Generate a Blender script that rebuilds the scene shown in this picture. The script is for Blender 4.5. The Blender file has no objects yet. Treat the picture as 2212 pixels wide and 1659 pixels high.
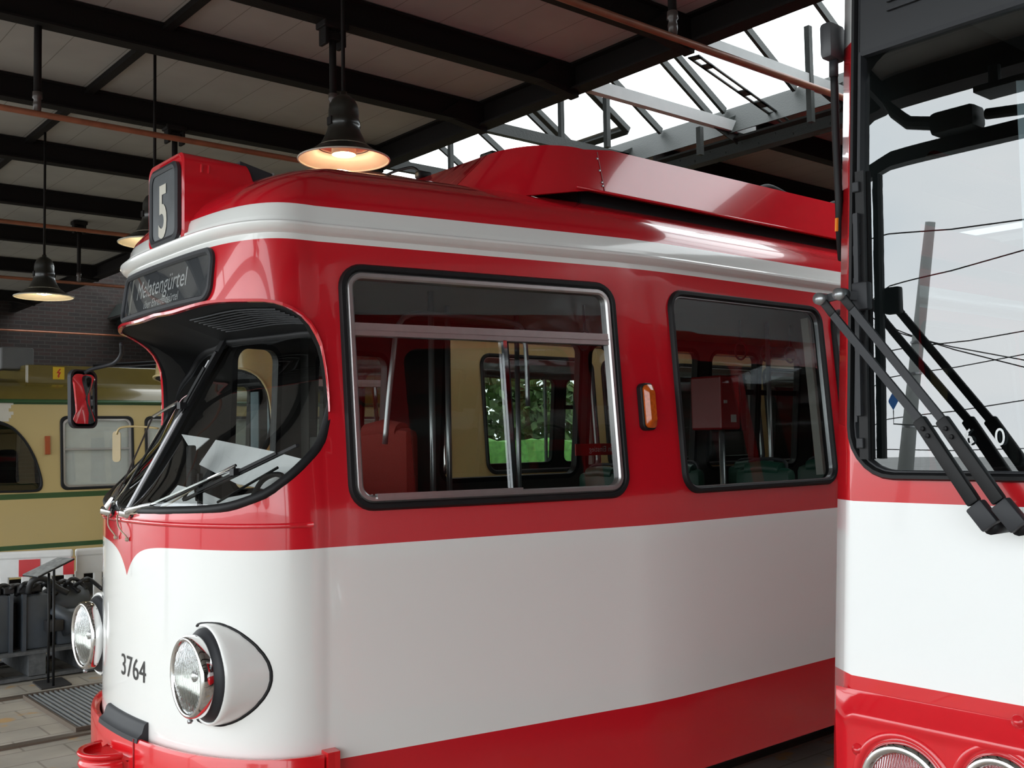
import bpy, bmesh, math, random
from mathutils import Vector, Matrix
from mathutils.geometry import delaunay_2d_cdt
random.seed(7)
R = math.radians
scene = bpy.context.scene
col = scene.collection

# ---------------------------------------------------------------- camera
CAM_F, CAM_YAW, CAM_PITCH, CAM_ROLL = 2242.0, R(50.0), R(3.19), R(1.0)
CP = Vector((0, 0, 2.0))
cf = Vector((math.cos(CAM_YAW) * math.cos(CAM_PITCH), math.sin(CAM_YAW) * math.cos(CAM_PITCH), math.sin(CAM_PITCH)))
cr0 = Vector((math.sin(CAM_YAW), -math.cos(CAM_YAW), 0)); cu0 = cr0.cross(cf)
cr = cr0 * math.cos(CAM_ROLL) - cu0 * math.sin(CAM_ROLL)
cu = cu0 * math.cos(CAM_ROLL) + cr0 * math.sin(CAM_ROLL)
cam_data = bpy.data.cameras.new('camera')
cam_data.sensor_fit = 'HORIZONTAL'; cam_data.sensor_width = 36.0
cam_data.lens = 36.0 * CAM_F / 2212.0
cam_data.clip_start = 0.05; cam_data.clip_end = 500
cam = bpy.data.objects.new('camera', cam_data); col.objects.link(cam)
m = Matrix.Identity(4)
for i in range(3):
    m[i][0] = cr[i]; m[i][1] = cu[i]; m[i][2] = -cf[i]; m[i][3] = CP[i]
cam.matrix_world = m
scene.camera = cam

# ---------------------------------------------------------------- sky and exposure
vs = scene.view_settings
scene.display_settings.display_device = 'sRGB'
vs.view_transform = 'Standard'; vs.look = 'None'; vs.gamma = 1.0; vs.use_curve_mapping = False
vs.exposure = 0.75
try:
    scene.cycles.max_bounces = 10; scene.cycles.diffuse_bounces = 5; scene.cycles.glossy_bounces = 5
    scene.cycles.transparent_max_bounces = 24; scene.cycles.sample_clamp_indirect = 6
    scene.cycles.caustics_reflective = False; scene.cycles.caustics_refractive = False
    scene.cycles.use_denoising = True
except Exception:
    pass
world = bpy.data.worlds.new('overcast_sky'); scene.world = world
world.use_nodes = True
wn = world.node_tree.nodes; wl = world.node_tree.links; wn.clear()
SKY_STRENGTH = 2.6
o_ = wn.new('ShaderNodeOutputWorld'); bg = wn.new('ShaderNodeBackground')
tc = wn.new('ShaderNodeTexCoord'); nz = wn.new('ShaderNodeTexNoise'); rp = wn.new('ShaderNodeValToRGB')
mp = wn.new('ShaderNodeMapping'); mp.inputs['Scale'].default_value = (1.5, 1.5, 4.0)
nz.inputs['Scale'].default_value = 2.2; nz.inputs['Detail'].default_value = 4
rp.color_ramp.elements[0].position = 0.3; rp.color_ramp.elements[0].color = (0.80, 0.88, 0.92, 1)
rp.color_ramp.elements[1].position = 0.7; rp.color_ramp.elements[1].color = (0.98, 1.0, 1.0, 1)
wl.new(tc.outputs['Generated'], mp.inputs[0]); wl.new(mp.outputs[0], nz.inputs['Vector'])
wl.new(nz.outputs['Fac'], rp.inputs[0]); wl.new(rp.outputs[0], bg.inputs[0])
bg.inputs[1].default_value = SKY_STRENGTH
wl.new(bg.outputs[0], o_.inputs[0])


# ---------------------------------------------------------------- pixel -> world helpers (surveying the photograph)
def ray(x, y):
    return cf + cr * ((x - 1106) / CAM_F) + cu * ((829.5 - y) / CAM_F)

def at(x, y, axis, val):
    d = ray(x, y); t = (val - CP[axis]) / d[axis]
    return CP + d * t


# ---------------------------------------------------------------- materials
MATS = {}
def mat(name, base, rough=0.5, metal=0.0, var=0.04, scale=8.0, bump=0.0, bscale=60.0, spec=0.5, coat=0.0, emit=None, estr=0.0):
    if name in MATS: return MATS[name]
    mm = bpy.data.materials.new(name); mm.use_nodes = True
    nt = mm.node_tree; N = nt.nodes; L = nt.links
    b = N['Principled BSDF']
    t = N.new('ShaderNodeTexCoord'); n = N.new('ShaderNodeTexNoise'); r = N.new('ShaderNodeValToRGB')
    n.inputs['Scale'].default_value = scale; n.inputs['Detail'].default_value = 5
    L.new(t.outputs['Object'], n.inputs['Vector']); L.new(n.outputs['Fac'], r.inputs[0])
    c0 = [max(0, c * (1 - var)) for c in base]; c1 = [min(1, c * (1 + var)) for c in base]
    r.color_ramp.elements[0].position = 0.3; r.color_ramp.elements[1].position = 0.7
    r.color_ramp.elements[0].color = (*c0, 1); r.color_ramp.elements[1].color = (*c1, 1)
    L.new(r.outputs[0], b.inputs['Base Color'])
    b.inputs['Roughness'].default_value = rough; b.inputs['Metallic'].default_value = metal
    b.inputs['Specular IOR Level'].default_value = spec
    if coat: b.inputs['Coat Weight'].default_value = coat; b.inputs['Coat Roughness'].default_value = 0.03
    if bump:
        n2 = N.new('ShaderNodeTexNoise'); n2.inputs['Scale'].default_value = bscale
        bp = N.new('ShaderNodeBump'); bp.inputs['Strength'].default_value = bump; bp.inputs['Distance'].default_value = 0.01
        L.new(t.outputs['Object'], n2.inputs['Vector']); L.new(n2.outputs['Fac'], bp.inputs['Height']); L.new(bp.outputs[0], b.inputs['Normal'])
    if emit:
        b.inputs['Emission Color'].default_value = (*emit, 1); b.inputs['Emission Strength'].default_value = estr
    MATS[name] = mm
    return mm

def glass(name, tint=(0.86, 0.9, 0.88), extra=0.0, rough=0.0, ior=1.55, flute=False):
    if name in MATS: return MATS[name]
    mm = bpy.data.materials.new(name); mm.use_nodes = True
    nt = mm.node_tree; N = nt.nodes; L = nt.links; N.clear()
    out = N.new('ShaderNodeOutputMaterial'); mx = N.new('ShaderNodeMixShader')
    tr = N.new('ShaderNodeBsdfTransparent'); gl = N.new('ShaderNodeBsdfGlossy')
    lw = N.new('ShaderNodeLayerWeight'); lw.inputs['Blend'].default_value = 0.5
    pw = N.new('ShaderNodeMath'); pw.operation = 'POWER'; pw.inputs[1].default_value = 4.5
    ma = N.new('ShaderNodeMath'); ma.operation = 'MULTIPLY_ADD'; ma.use_clamp = True
    ma.inputs[1].default_value = 0.9; ma.inputs[2].default_value = 0.06 + extra
    L.new(lw.outputs['Facing'], pw.inputs[0]); L.new(pw.outputs[0], ma.inputs[0])
    nz_ = N.new('ShaderNodeTexNoise'); nz_.inputs['Scale'].default_value = 3.0
    rr_ = N.new('ShaderNodeValToRGB')
    rr_.color_ramp.elements[0].color = (*[c * 0.97 for c in tint], 1); rr_.color_ramp.elements[1].color = (*tint, 1)
    L.new(nz_.outputs['Fac'], rr_.inputs[0]); L.new(rr_.outputs[0], tr.inputs['Color'])
    gl.inputs['Roughness'].default_value = rough
    gl.inputs['Color'].default_value = (0.96, 0.98, 1.0, 1)
    if flute:
        t = N.new('ShaderNodeTexCoord'); wv = N.new('ShaderNodeTexWave'); wv.bands_direction = 'Y'; wv.inputs['Scale'].default_value = 38; wv.inputs['Distortion'].default_value = .3
        bp = N.new('ShaderNodeBump'); bp.inputs['Strength'].default_value = .8; bp.inputs['Distance'].default_value = .006
        L.new(t.outputs['Object'], wv.inputs['Vector']); L.new(wv.outputs['Fac'], bp.inputs['Height']); L.new(bp.outputs[0], gl.inputs['Normal'])
        rw = N.new('ShaderNodeValToRGB'); rw.color_ramp.elements[0].color = (.55, .56, .54, 1); rw.color_ramp.elements[1].color = (1, 1, 1, 1)
        L.new(wv.outputs['Fac'], rw.inputs[0]); mr_ = N.new('ShaderNodeMix'); mr_.data_type = 'RGBA'; mr_.blend_type = 'MULTIPLY'; mr_.inputs[0].default_value = 1
        L.new(rw.outputs[0], mr_.inputs[7]); L.new(rr_.outputs[0], mr_.inputs[6]); L.new(mr_.outputs[2], tr.inputs['Color'])
    L.new(ma.outputs[0], mx.inputs[0])
    L.new(tr.outputs[0], mx.inputs[1]); L.new(gl.outputs[0], mx.inputs[2]); L.new(mx.outputs[0], out.inputs[0])
    MATS[name] = mm
    return mm

def band_paint(name, zs, cols, rough=0.12, coat=0.6, vee=None):
    """gloss paint in horizontal bands of the vehicle's own height; vee dips one edge to a point on the nose"""
    if name in MATS: return MATS[name]
    mm = bpy.data.materials.new(name); mm.use_nodes = True
    nt = mm.node_tree; N = nt.nodes; L = nt.links
    b = N['Principled BSDF']
    t = N.new('ShaderNodeTexCoord'); s = N.new('ShaderNodeSeparateXYZ'); L.new(t.outputs['Object'], s.inputs[0])
    prev = None
    rgb = N.new('ShaderNodeRGB'); rgb.outputs[0].default_value = (*cols[0], 1); prev = rgb.outputs[0]
    for k, z in enumerate(zs):
        g = N.new('ShaderNodeMath'); g.operation = 'GREATER_THAN'; L.new(s.outputs['Z'], g.inputs[0])
        if vee is not None and vee[0] == k:
            ab = N.new('ShaderNodeMath'); ab.operation = 'ABSOLUTE'; L.new(s.outputs['Y'], ab.inputs[0])
            dv = N.new('ShaderNodeMath'); dv.operation = 'MULTIPLY'; dv.inputs[1].default_value = -1 / vee[2]; L.new(ab.outputs[0], dv.inputs[0])
            ex = N.new('ShaderNodeMath'); ex.operation = 'EXPONENT'; L.new(dv.outputs[0], ex.inputs[0])
            ml = N.new('ShaderNodeMath'); ml.operation = 'MULTIPLY_ADD'; ml.inputs[1].default_value = -vee[1]; ml.inputs[2].default_value = z
            L.new(ex.outputs[0], ml.inputs[0])
            xl = N.new('ShaderNodeMath'); xl.operation = 'LESS_THAN'; xl.inputs[1].default_value = 1.5; L.new(s.outputs['X'], xl.inputs[0])
            L.new(ml.outputs[0], g.inputs[1])
        else:
            g.inputs[1].default_value = z
        mx = N.new('ShaderNodeMix'); mx.data_type = 'RGBA'
        L.new(g.outputs[0], mx.inputs[0]); L.new(prev, mx.inputs[6]); mx.inputs[7].default_value = (*cols[k + 1], 1)
        prev = mx.outputs[2]
    L.new(prev, b.inputs['Base Color'])
    b.inputs['Roughness'].default_value = rough
    b.inputs['Coat Weight'].default_value = coat; b.inputs['Coat Roughness'].default_value = 0.02
    n2 = N.new('ShaderNodeTexNoise'); n2.inputs['Scale'].default_value = 1.6; n2.inputs['Detail'].default_value = 2
    bp = N.new('ShaderNodeBump'); bp.inputs['Strength'].default_value = 0.12; bp.inputs['Distance'].default_value = 0.02
    L.new(t.outputs['Object'], n2.inputs['Vector']); L.new(n2.outputs['Fac'], bp.inputs['Height']); L.new(bp.outputs[0], b.inputs['Normal'])
    L.new(bp.outputs[0], b.inputs['Coat Normal'])
    MATS[name] = mm
    return mm

RED = (0.58, 0.010, 0.020); WHITE = (0.80, 0.80, 0.78)
CREAM = (0.50, 0.38, 0.17); OLIVE = (0.13, 0.095, 0.02); GREEN = (0.03, 0.08, 0.03)
M_red = mat('red_paint', RED, 0.14, coat=0.6, var=0.03)
M_redrib = mat('red_paint_thick', (0.62, 0.010, 0.015), 0.18, coat=0.5, var=0.03)
M_white = mat('white_paint', WHITE, 0.2, coat=0.4, var=0.02)
M_rubber = mat('black_rubber', (0.010, 0.010, 0.011), 0.5, spec=0.25)
M_rubber2 = mat('grey_rubber', (0.026, 0.027, 0.031), 0.5, spec=0.3)
M_black = mat('matt_black_paint', (0.006, 0.006, 0.0065), 0.65, spec=0.2)
M_chrome = mat('chrome', (0.85, 0.85, 0.85), 0.06, 1.0, var=0.01)
M_alu = mat('brushed_aluminium', (0.52, 0.50, 0.50), 0.32, 0.9, scale=30)
M_strip = mat('polished_strip', (0.80, 0.80, 0.82), 0.38, 0.35)
M_steel = mat('steel_tube', (0.35, 0.36, 0.37), 0.3, 0.8)
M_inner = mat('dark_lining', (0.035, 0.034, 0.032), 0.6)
M_innerfloor = mat('vinyl_floor', (0.03, 0.03, 0.03), 0.7)
M_ceil_in = mat('pale_lining', (0.30, 0.29, 0.27), 0.6)
M_glass = glass('window_glass', (0.80, 0.83, 0.81), 0.02)
M_glassf = glass('windscreen_glass', (0.86, 0.88, 0.87), 0.05)
M_glassb = glass('tinted_windscreen_glass', (0.62, 0.70, 0.72), 0.10)
M_glassr = glass('skylight_glass', (0.95, 0.97, 0.97), 0.0)
M_iron = mat('dark_brown_iron', (0.007, 0.005, 0.0045), 0.75, spec=0.2, bump=0.2)
M_irong = mat('dark_green_iron', (0.018, 0.022, 0.020), 0.55, bump=0.2)
M_grey = mat('light_grey_paint', (0.42, 0.43, 0.43), 0.5)
M_orange = mat('orange_lens', (0.55, 0.10, 0.01), 0.2, coat=0.5, var=0.2, scale=60)
M_amber = mat('copper_brown_pipe', (0.26, 0.09, 0.045), 0.45, 0.2, var=0.2)


# ---------------------------------------------------------------- object helpers
def tag(o, label=None, cat=None, group=None, kind=None):
    if label: o['label'] = label
    if cat: o['category'] = cat
    if group: o['group'] = group
    if kind: o['kind'] = kind
    return o

def empty(name, loc=(0, 0, 0), rz=0.0, label=None, cat=None, group=None):
    o = bpy.data.objects.new(name, None); col.objects.link(o)
    o.location = loc; o.rotation_euler = (0, 0, rz); o.empty_display_size = 0.1
    return tag(o, label, cat, group)

def mesh_obj(name, verts, faces, material, parent=None, smooth=False, normals=None, mats=None, fm=None):
    me = bpy.data.meshes.new(name); me.from_pydata([tuple(v) for v in verts], [], faces)
    if mats:
        for q in mats: me.materials.append(q)
        me.polygons.foreach_set('material_index', fm)
    else: me.materials.append(material)
    if smooth: me.polygons.foreach_set('use_smooth', [True] * len(me.polygons))
    me.update()
    if normals is not None: me.normals_split_custom_set_from_vertices([tuple(n) for n in normals])
    o = bpy.data.objects.new(name, me); col.objects.link(o)
    if parent is not None: o.parent = parent
    return o

class MB:
    """collects shapes of ONE mesh object"""
    def __init__(s): s.v = []; s.f = []
    def add(s, vs_, fs):
        k = len(s.v); s.v += [Vector(v) for v in vs_]; s.f += [tuple(i + k for i in f) for f in fs]; return s
    def box(s, c, d, rot=None, bev=0.0):
        """box at centre c with size d, its edges bevelled by bev"""
        bm = bmesh.new(); bmesh.ops.create_cube(bm, size=1.0)
        for v in bm.verts: v.co = Vector((v.co.x * d[0], v.co.y * d[1], v.co.z * d[2]))
        if bev > 0: bmesh.ops.bevel(bm, geom=bm.edges[:], offset=min(bev, min(d) * 0.45), segments=2, affect='EDGES', profile=0.5)
        bm.verts.index_update()
        vs_ = [v.co.copy() for v in bm.verts]
        if rot is not None: vs_ = [rot @ v for v in vs_]
        s.add([v + Vector(c) for v in vs_], [tuple(v.index for v in f.verts) for f in bm.faces]); bm.free(); return s
    def bar(s, a, b, w, h, up=(0, 0, 1)):
        """rectangular bar from a to b, w across, h along up"""
        a = Vector(a); b = Vector(b); d = (b - a).normalized(); u = Vector(up); x = d.cross(u)
        if x.length < 1e-5: x = d.cross(Vector((1, 0, 0)))
        x.normalize(); u = x.cross(d).normalized()
        vs_ = [p + x * (sx * w / 2) + u * (su * h / 2) for p in (a, b) for sx, su in ((-1, -1), (1, -1), (1, 1), (-1, 1))]
        return s.add(vs_, [(3, 2, 1, 0), (4, 5, 6, 7), (0, 1, 5, 4), (1, 2, 6, 5), (2, 3, 7, 6), (3, 0, 4, 7)])
    def tube(s, pts, r, n=10, closed=False, caps=True):
        pts = [Vector(p) for p in pts]; m_ = len(pts)
        rs = r if isinstance(r, (list, tuple)) else [r] * m_
        rings = []; prev = None
        for i, p in enumerate(pts):
            if closed: d = pts[(i + 1) % m_] - pts[i - 1]
            else: d = pts[min(i + 1, m_ - 1)] - pts[max(i - 1, 0)]
            d.normalize()
            if prev is None:
                a = Vector((0, 0, 1)) if abs(d.z) < 0.9 else Vector((1, 0, 0))
                x = d.cross(a).normalized()
            else:
                x = (prev - d * prev.dot(d)).normalized()
            prev = x; y = d.cross(x)
            rings.append([p + (x * math.cos(2 * math.pi * k / n) + y * math.sin(2 * math.pi * k / n)) * rs[i] for k in range(n)])
        vs_ = [v for q in rings for v in q]; fs = []
        for i in range(m_ if closed else m_ - 1):
            j = (i + 1) % m_
            for k in range(n): fs.append((i * n + k, i * n + (k + 1) % n, j * n + (k + 1) % n, j * n + k))
        if caps and not closed: fs.append(tuple(range(n))[::-1]); fs.append(tuple((m_ - 1) * n + k for k in range(n)))
        return s.add(vs_, fs)
    def lathe(s, prof, origin=(0, 0, 0), axis=(0, 0, 1), n=48):
        """profile of (radius, height) pairs turned about axis"""
        ax = Vector(axis).normalized(); a = Vector((1, 0, 0)) if abs(ax.x) < 0.9 else Vector((0, 1, 0))
        x = ax.cross(a).normalized(); y = ax.cross(x); vs_ = []; fs = []; o = Vector(origin)
        for r_, h in prof:
            for k in range(n):
                t = 2 * math.pi * k / n; vs_.append(o + ax * h + (x * math.cos(t) + y * math.sin(t)) * r_)
        for i in range(len(prof) - 1):
            for k in range(n): fs.append((i * n + k, i * n + (k + 1) % n, (i + 1) * n + (k + 1) % n, (i + 1) * n + k))
        return s.add(vs_, fs)
    def prism(s, poly, a, b):
        """polygon poly (list of 3-vectors) extruded by vector b-a"""
        d = Vector(b) - Vector(a); n = len(poly)
        vs_ = [Vector(p) for p in poly] + [Vector(p) + d for p in poly]
        return s.add(vs_, [tuple(range(n))[::-1], tuple(range(n, 2 * n))] + [(i, (i + 1) % n, n + (i + 1) % n, n + i) for i in range(n)])
    def build(s, name, material, parent=None, smooth=False, auto=False):
        o = mesh_obj(name, s.v, s.f, material, parent, smooth)
        if auto:
            bm = bmesh.new(); bm.from_mesh(o.data)
            for f in bm.faces: f.smooth = True
            for e in bm.edges:
                if len(e.link_faces) == 2 and e.calc_face_angle(0) > R(35): e.smooth = False
            bm.to_mesh(o.data); bm.free()
        return o

def text_geo(txt, size, sx=1.0, extrude=0.0, align='LEFT', bold=0.0):
    c = bpy.data.curves.new('lettering', 'FONT'); c.body = txt; c.size = size; c.align_x = align
    c.extrude = extrude; c.resolution_u = 4; c.offset = bold
    o = bpy.data.objects.new('lettering', c); col.objects.link(o)
    dg = bpy.context.evaluated_depsgraph_get(); dg.update()
    me = o.evaluated_get(dg).to_mesh()
    vs_ = [Vector((v.co.x * sx, v.co.y, v.co.z)) for v in me.vertices]; fs = [tuple(p.vertices) for p in me.polygons]
    o.evaluated_get(dg).to_mesh_clear(); col.objects.unlink(o); bpy.data.objects.remove(o); bpy.data.curves.remove(c)
    return vs_, fs

def copy_tree(o, parent=None):
    c = o.copy(); col.objects.link(c); c.parent = parent
    for ch in [x for x in bpy.data.objects if x.parent == o and x != c]: copy_tree(ch, c)
    return c

def point_in(poly, x, y):
    r_ = False; j = len(poly) - 1
    for i in range(len(poly)):
        xi, yi = poly[i]; xj, yj = poly[j]
        if (yi > y) != (yj > y) and x < (xj - xi) * (y - yi) / (yj - yi) + xi: r_ = not r_
        j = i
    return r_

def rrect(s0, z0, s1, z1, r_, n=7, d=0.0):
    s0 -= d; z0 -= d; s1 += d; z1 += d; r_ = max(0.005, r_ + d); out = []
    for cx, cz, a0 in ((s1 - r_, z0 + r_, -90), (s1 - r_, z1 - r_, 0), (s0 + r_, z1 - r_, 90), (s0 + r_, z0 + r_, 180)):
        for k in range(n + 1):
            a = R(a0 + 90 * k / n); out.append((cx + r_ * math.cos(a), cz + r_ * math.sin(a)))
    return out

def densify(loop, step=0.12, closed=True):
    out = []; n = len(loop)
    for i in range(n if closed else n - 1):
        a = loop[i]; b = loop[(i + 1) % n]; L_ = math.dist(a, b); k = max(1, int(L_ / step))
        for q in range(k): out.append(tuple(a[j] + (b[j] - a[j]) * q / k for j in range(len(a))))
    if not closed: out.append(tuple(loop[-1]))
    return out

def smooth_curve(pts, n=4, closed=False):
    """catmull-rom through pts (tuples of any length)"""
    out = []; m_ = len(pts); D = len(pts[0])
    for i in range(m_ if closed else m_ - 1):
        g = (lambda k: pts[k % m_]) if closed else (lambda k: pts[min(max(k, 0), m_ - 1)])
        p0, p1, p2, p3 = g(i - 1), g(i), g(i + 1), g(i + 2)
        for q in range(n):
            t = q / n
            out.append(tuple(0.5 * (2 * p1[j] + (p2[j] - p0[j]) * t + (2 * p0[j] - 5 * p1[j] + 4 * p2[j] - p3[j]) * t * t + (3 * p1[j] - p0[j] - 3 * p2[j] + p3[j]) * t ** 3) for j in range(D)))
    if not closed: out.append(tuple(pts[-1]))
    return out

def resample(pts, n):
    L_ = [0.0]
    for a, b in zip(pts, pts[1:]): L_.append(L_[-1] + math.dist(a, b))
    out = []; k = 0
    for i in range(n):
        t = L_[-1] * i / (n - 1)
        while k < len(L_) - 2 and L_[k + 1] < t: k += 1
        f_ = (t - L_[k]) / max(1e-9, L_[k + 1] - L_[k])
        out.append(tuple(pts[k][j] + (pts[k + 1][j] - pts[k][j]) * f_ for j in range(len(pts[0]))))
    return out


class Patch:
    """sheet filling a loop on a shell, following its curve"""
    def __init__(s, sh, loop, h): s.sh, s.loop, s.h = sh, loop, h
    def build(s, name, material, parent=None, smooth=True, auto=False):
        lo = s.loop; x0, x1 = min(p[0] for p in lo), max(p[0] for p in lo); z0, z1 = min(p[1] for p in lo), max(p[1] for p in lo)
        pts = [Vector(p) for p in lo]; n_ = len(pts); st = 0.05 if x1 - x0 < 2.5 else .1
        c = ((x0 + x1) / 2, (z0 + z1) / 2)
        inl = [(c[0] + (p[0] - c[0]) * .96, c[1] + (p[1] - c[1]) * .96) for p in lo]
        nx = max(2, int((x1 - x0) / st)); nz = max(2, int((z1 - z0) / .2))
        for i in range(nx + 1):
            for j in range(nz + 1):
                a, b = x0 + (x1 - x0) * i / nx, z0 + (z1 - z0) * j / nz
                if point_in(inl, a, b): pts.append(Vector((a, b)))
        V, E_, F_, *_ = delaunay_2d_cdt(pts, [(i, (i + 1) % n_) for i in range(n_)], [], 0, 1e-5)
        P3 = [s.sh.at(v[0], v[1], s.h) for v in V]; NN = [s.sh.Nrm(v[0], v[1]) for v in V]; out = []
        for f_ in F_:
            cx_ = sum(V[i][0] for i in f_) / len(f_); cz_ = sum(V[i][1] for i in f_) / len(f_)
            if not point_in(lo, cx_, cz_): continue
            a, b, c_ = (P3[i] for i in f_[:3]); out.append(tuple(f_) if (b - a).cross(c_ - a).dot(NN[f_[0]]) > 0 else tuple(f_[::-1]))
        return mesh_obj(name, P3, out, material, parent, True, NN)

# ---------------------------------------------------------------- vehicle shell: plan outline swept up with a lean
class Shell:
    """s: distance along the plan outline from the nose, + towards the side nearer the camera (-y)"""
    def __init__(s, cx=0.5, co=0.95, n=2.2, bx=2.28, bo=1.25, L=12.0, lean=0.08, leanx=0.10, zr=1.7, dn=0.0):
        s.dn = dn; s.cx, s.co, s.n, s.lean, s.leanx, s.zr = cx, co, n, lean, leanx, zr
        d = []
        for i in range(241):
            t = math.pi / 2 * i / 240
            d.append((cx - cx * max(0, math.cos(t)) ** (2 / n), co * math.sin(t) ** (2 / n)))
        # keep x,o monotone, then the taper and the straight side with a soft bend
        d += [(bx - 0.3, co + (bo - co) * (bx - 0.3 - cx) / (bx - cx)), (bx - 0.12, bo - 0.018), (bx + 0.12, bo - 0.003), (bx + 0.35, bo), (L, bo)]
        s.t = [0.0]
        for a, b in zip(d, d[1:]): s.t.append(s.t[-1] + math.dist(a, b))
        s.d = d; s.L = s.t[-1]
    def pb(s, q):
        import bisect
        k = min(max(bisect.bisect_right(s.t, q) - 1, 0), len(s.t) - 2)
        f_ = (q - s.t[k]) / (s.t[k + 1] - s.t[k]); a, b = s.d[k], s.d[k + 1]
        return a[0] + (b[0] - a[0]) * f_, a[1] + (b[1] - a[1]) * f_
    def xo(s, u, l):
        """plan of the nose at relative offset u, l above the belt: it gets flatter and squarer upwards"""
        n_ = s.n + s.dn * min(1.0, l / 1.25); xn = s.leanx * l
        return xn + (s.cx - xn) * (1 - max(0.0, 1 - u ** n_) ** (1 / n_))
    def P(s, q, z):
        x, o = s.pb(abs(q)); l = max(0.0, z - s.zr)
        if x < s.cx:
            x = s.xo(min(1.0, o / s.co), l)
        o -= s.lean * l * min(1, o / s.co)
        return Vector((x, -math.copysign(o, q), z))
    def Nrm(s, q, z, e=0.01):
        a = s.P(q + e, z) - s.P(q - e, z); b = s.P(q, z + e) - s.P(q, z - e)
        n_ = b.cross(a)
        if abs(q) < e * 1.01: n_.y = 0
        n_.normalize()
        c = s.P(q, z) - Vector((s.cx + 0.4, 0, z))
        if abs(q) < s.t[240] and n_.dot(c) < 0: n_ = -n_
        elif abs(q) >= s.t[240] and n_.y * (-1 if q > 0 else 1) < 0: n_ = -n_
        return n_
    def at(s, q, z, h=0.0): return s.P(q, z) + s.Nrm(q, z) * h
    def s_x(s, x):  # distance for a given x on the side
        for a, b, t0, t1 in zip(s.d[240:], s.d[241:], s.t[240:], s.t[241:]):
            if a[0] <= x <= b[0]: return t0 + (t1 - t0) * (x - a[0]) / (b[0] - a[0])
        return s.L
    def hit(s, px, py, origin):
        """(s,z) where the photograph's pixel meets this shell, its nose foot standing at origin"""
        d = ray(px, py); best = None; t = 2.0
        def inside(t_):
            p = CP + d * t_ - origin; l = max(0, p.z - s.zr); o = abs(p.y)
            x = p.x
            if x <= s.leanx * l: return False
            if x < s.cx:
                n_ = s.n + s.dn * min(1.0, l / 1.25); xn = s.leanx * l
                w = s.co * (1 - (1 - (x - xn) / (s.cx - xn)) ** n_) ** (1 / n_)
            else:
                w = s.pb(s.s_x(x))[1]
            return o < w - s.lean * l * min(1, w / s.co)
        while t < 12:
            if inside(t):
                a, b = t - 0.01, t
                for _ in range(20):
                    mm_ = (a + b) / 2
                    if inside(mm_): b = mm_
                    else: a = mm_
                p = CP + d * b - origin
                l = max(0, p.z - s.zr)
                bestd = 1e9; bq = 0
                for i in range(0, 1600):
                    q = s.L * (i / 1600) ** 1.5
                    v = s.P(math.copysign(q, -p.y), p.z)
                    dd = (v.x - p.x) ** 2 + (v.y - p.y) ** 2
                    if dd < bestd: bestd = dd; bq = math.copysign(q, -p.y)
                return bq, p.z
            t += 0.01
        return None
    def skin(s, name, z0, z1, holes, material, parent, h=0.0, smax=None, ds=0.03, dz=0.09, flip=False, zextra=()):
        smax = smax or s.L
        ss = []; q = 0.0
        while q < smax:
            ss.append(q); q += ds if q < 1.25 else 0.14
        ss.append(smax); ss = [-a for a in ss[::-1][:-1]] + ss
        nz_ = max(1, round((z1 - z0) / dz)); zs = [z0 + (z1 - z0) * i / nz_ for i in range(nz_ + 1)]
        zs = sorted(set(zs + [z for z in zextra if z0 < z < z1]))
        pts = []; edges = []
        for i, a in enumerate(ss):
            for j, b in enumerate(zs):
                bd = i in (0, len(ss) - 1) or j in (0, len(zs) - 1)
                if not bd:
                    skip = False
                    for hl in holes:
                        for k in range(len(hl)):
                            p, r_ = hl[k], hl[(k + 1) % len(hl)]
                            vx, vy = r_[0] - p[0], r_[1] - p[1]; L2 = vx * vx + vy * vy + 1e-12
                            t = max(0, min(1, ((a - p[0]) * vx + (b - p[1]) * vy) / L2))
                            if (a - p[0] - t * vx) ** 2 + (b - p[1] - t * vy) ** 2 < 0.00015: skip = True; break
                        if skip: break
                        if point_in(hl, a, b): skip = True; break
                    if skip: continue
                pts.append(Vector((a, b)))
        for hl in holes:
            k0 = len(pts); n_ = len(hl)
            pts += [Vector(p) for p in hl]; edges += [(k0 + i, k0 + (i + 1) % n_) for i in range(n_)]
        V, E_, F_, *_ = delaunay_2d_cdt(pts, edges, [], 0, 1e-5)
        fs = []
        for f_ in F_:
            cx_ = sum(V[i][0] for i in f_) / len(f_); cz_ = sum(V[i][1] for i in f_) / len(f_)
            if any(point_in(hl, cx_, cz_) for hl in holes): continue
            fs.append(tuple(f_))
        P3 = [s.at(v[0], v[1], h) for v in V]; NN = [s.Nrm(v[0], v[1]) * (-1 if flip else 1) for v in V]
        out = []
        for f_ in fs:
            a, b, c = (P3[i] for i in f_[:3]); nn = (b - a).cross(c - a)
            out.append(f_ if nn.dot(NN[f_[0]]) > 0 else f_[::-1])
        used = sorted({i for f_ in out for i in f_}); mp_ = {i: k for k, i in enumerate(used)}
        return mesh_obj(name, [P3[i] for i in used], [tuple(mp_[i] for i in f_) for f_ in out], material, parent, True, [NN[i] for i in used])
    def ring(s, outer, inner, h0, h1, mb=None, hm=None):
        """frame between two loops, from depth h0 to h1 (raised in the middle by hm)"""
        mb = mb or MB(); n_ = len(outer); loops = []
        loops.append([s.at(*p, h0) for p in outer]); loops.append([s.at(*p, h1) for p in outer])
        if hm is not None:
            loops.append([s.at((a[0] * .75 + b[0] * .25), (a[1] * .75 + b[1] * .25), hm) for a, b in zip(outer, inner)])
            loops.append([s.at((a[0] * .25 + b[0] * .75), (a[1] * .25 + b[1] * .75), hm) for a, b in zip(outer, inner)])
        loops.append([s.at(*p, h1) for p in inner]); loops.append([s.at(*p, h0) for p in inner])
        k = len(loops); vs_ = [v for l_ in loops for v in l_]
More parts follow.
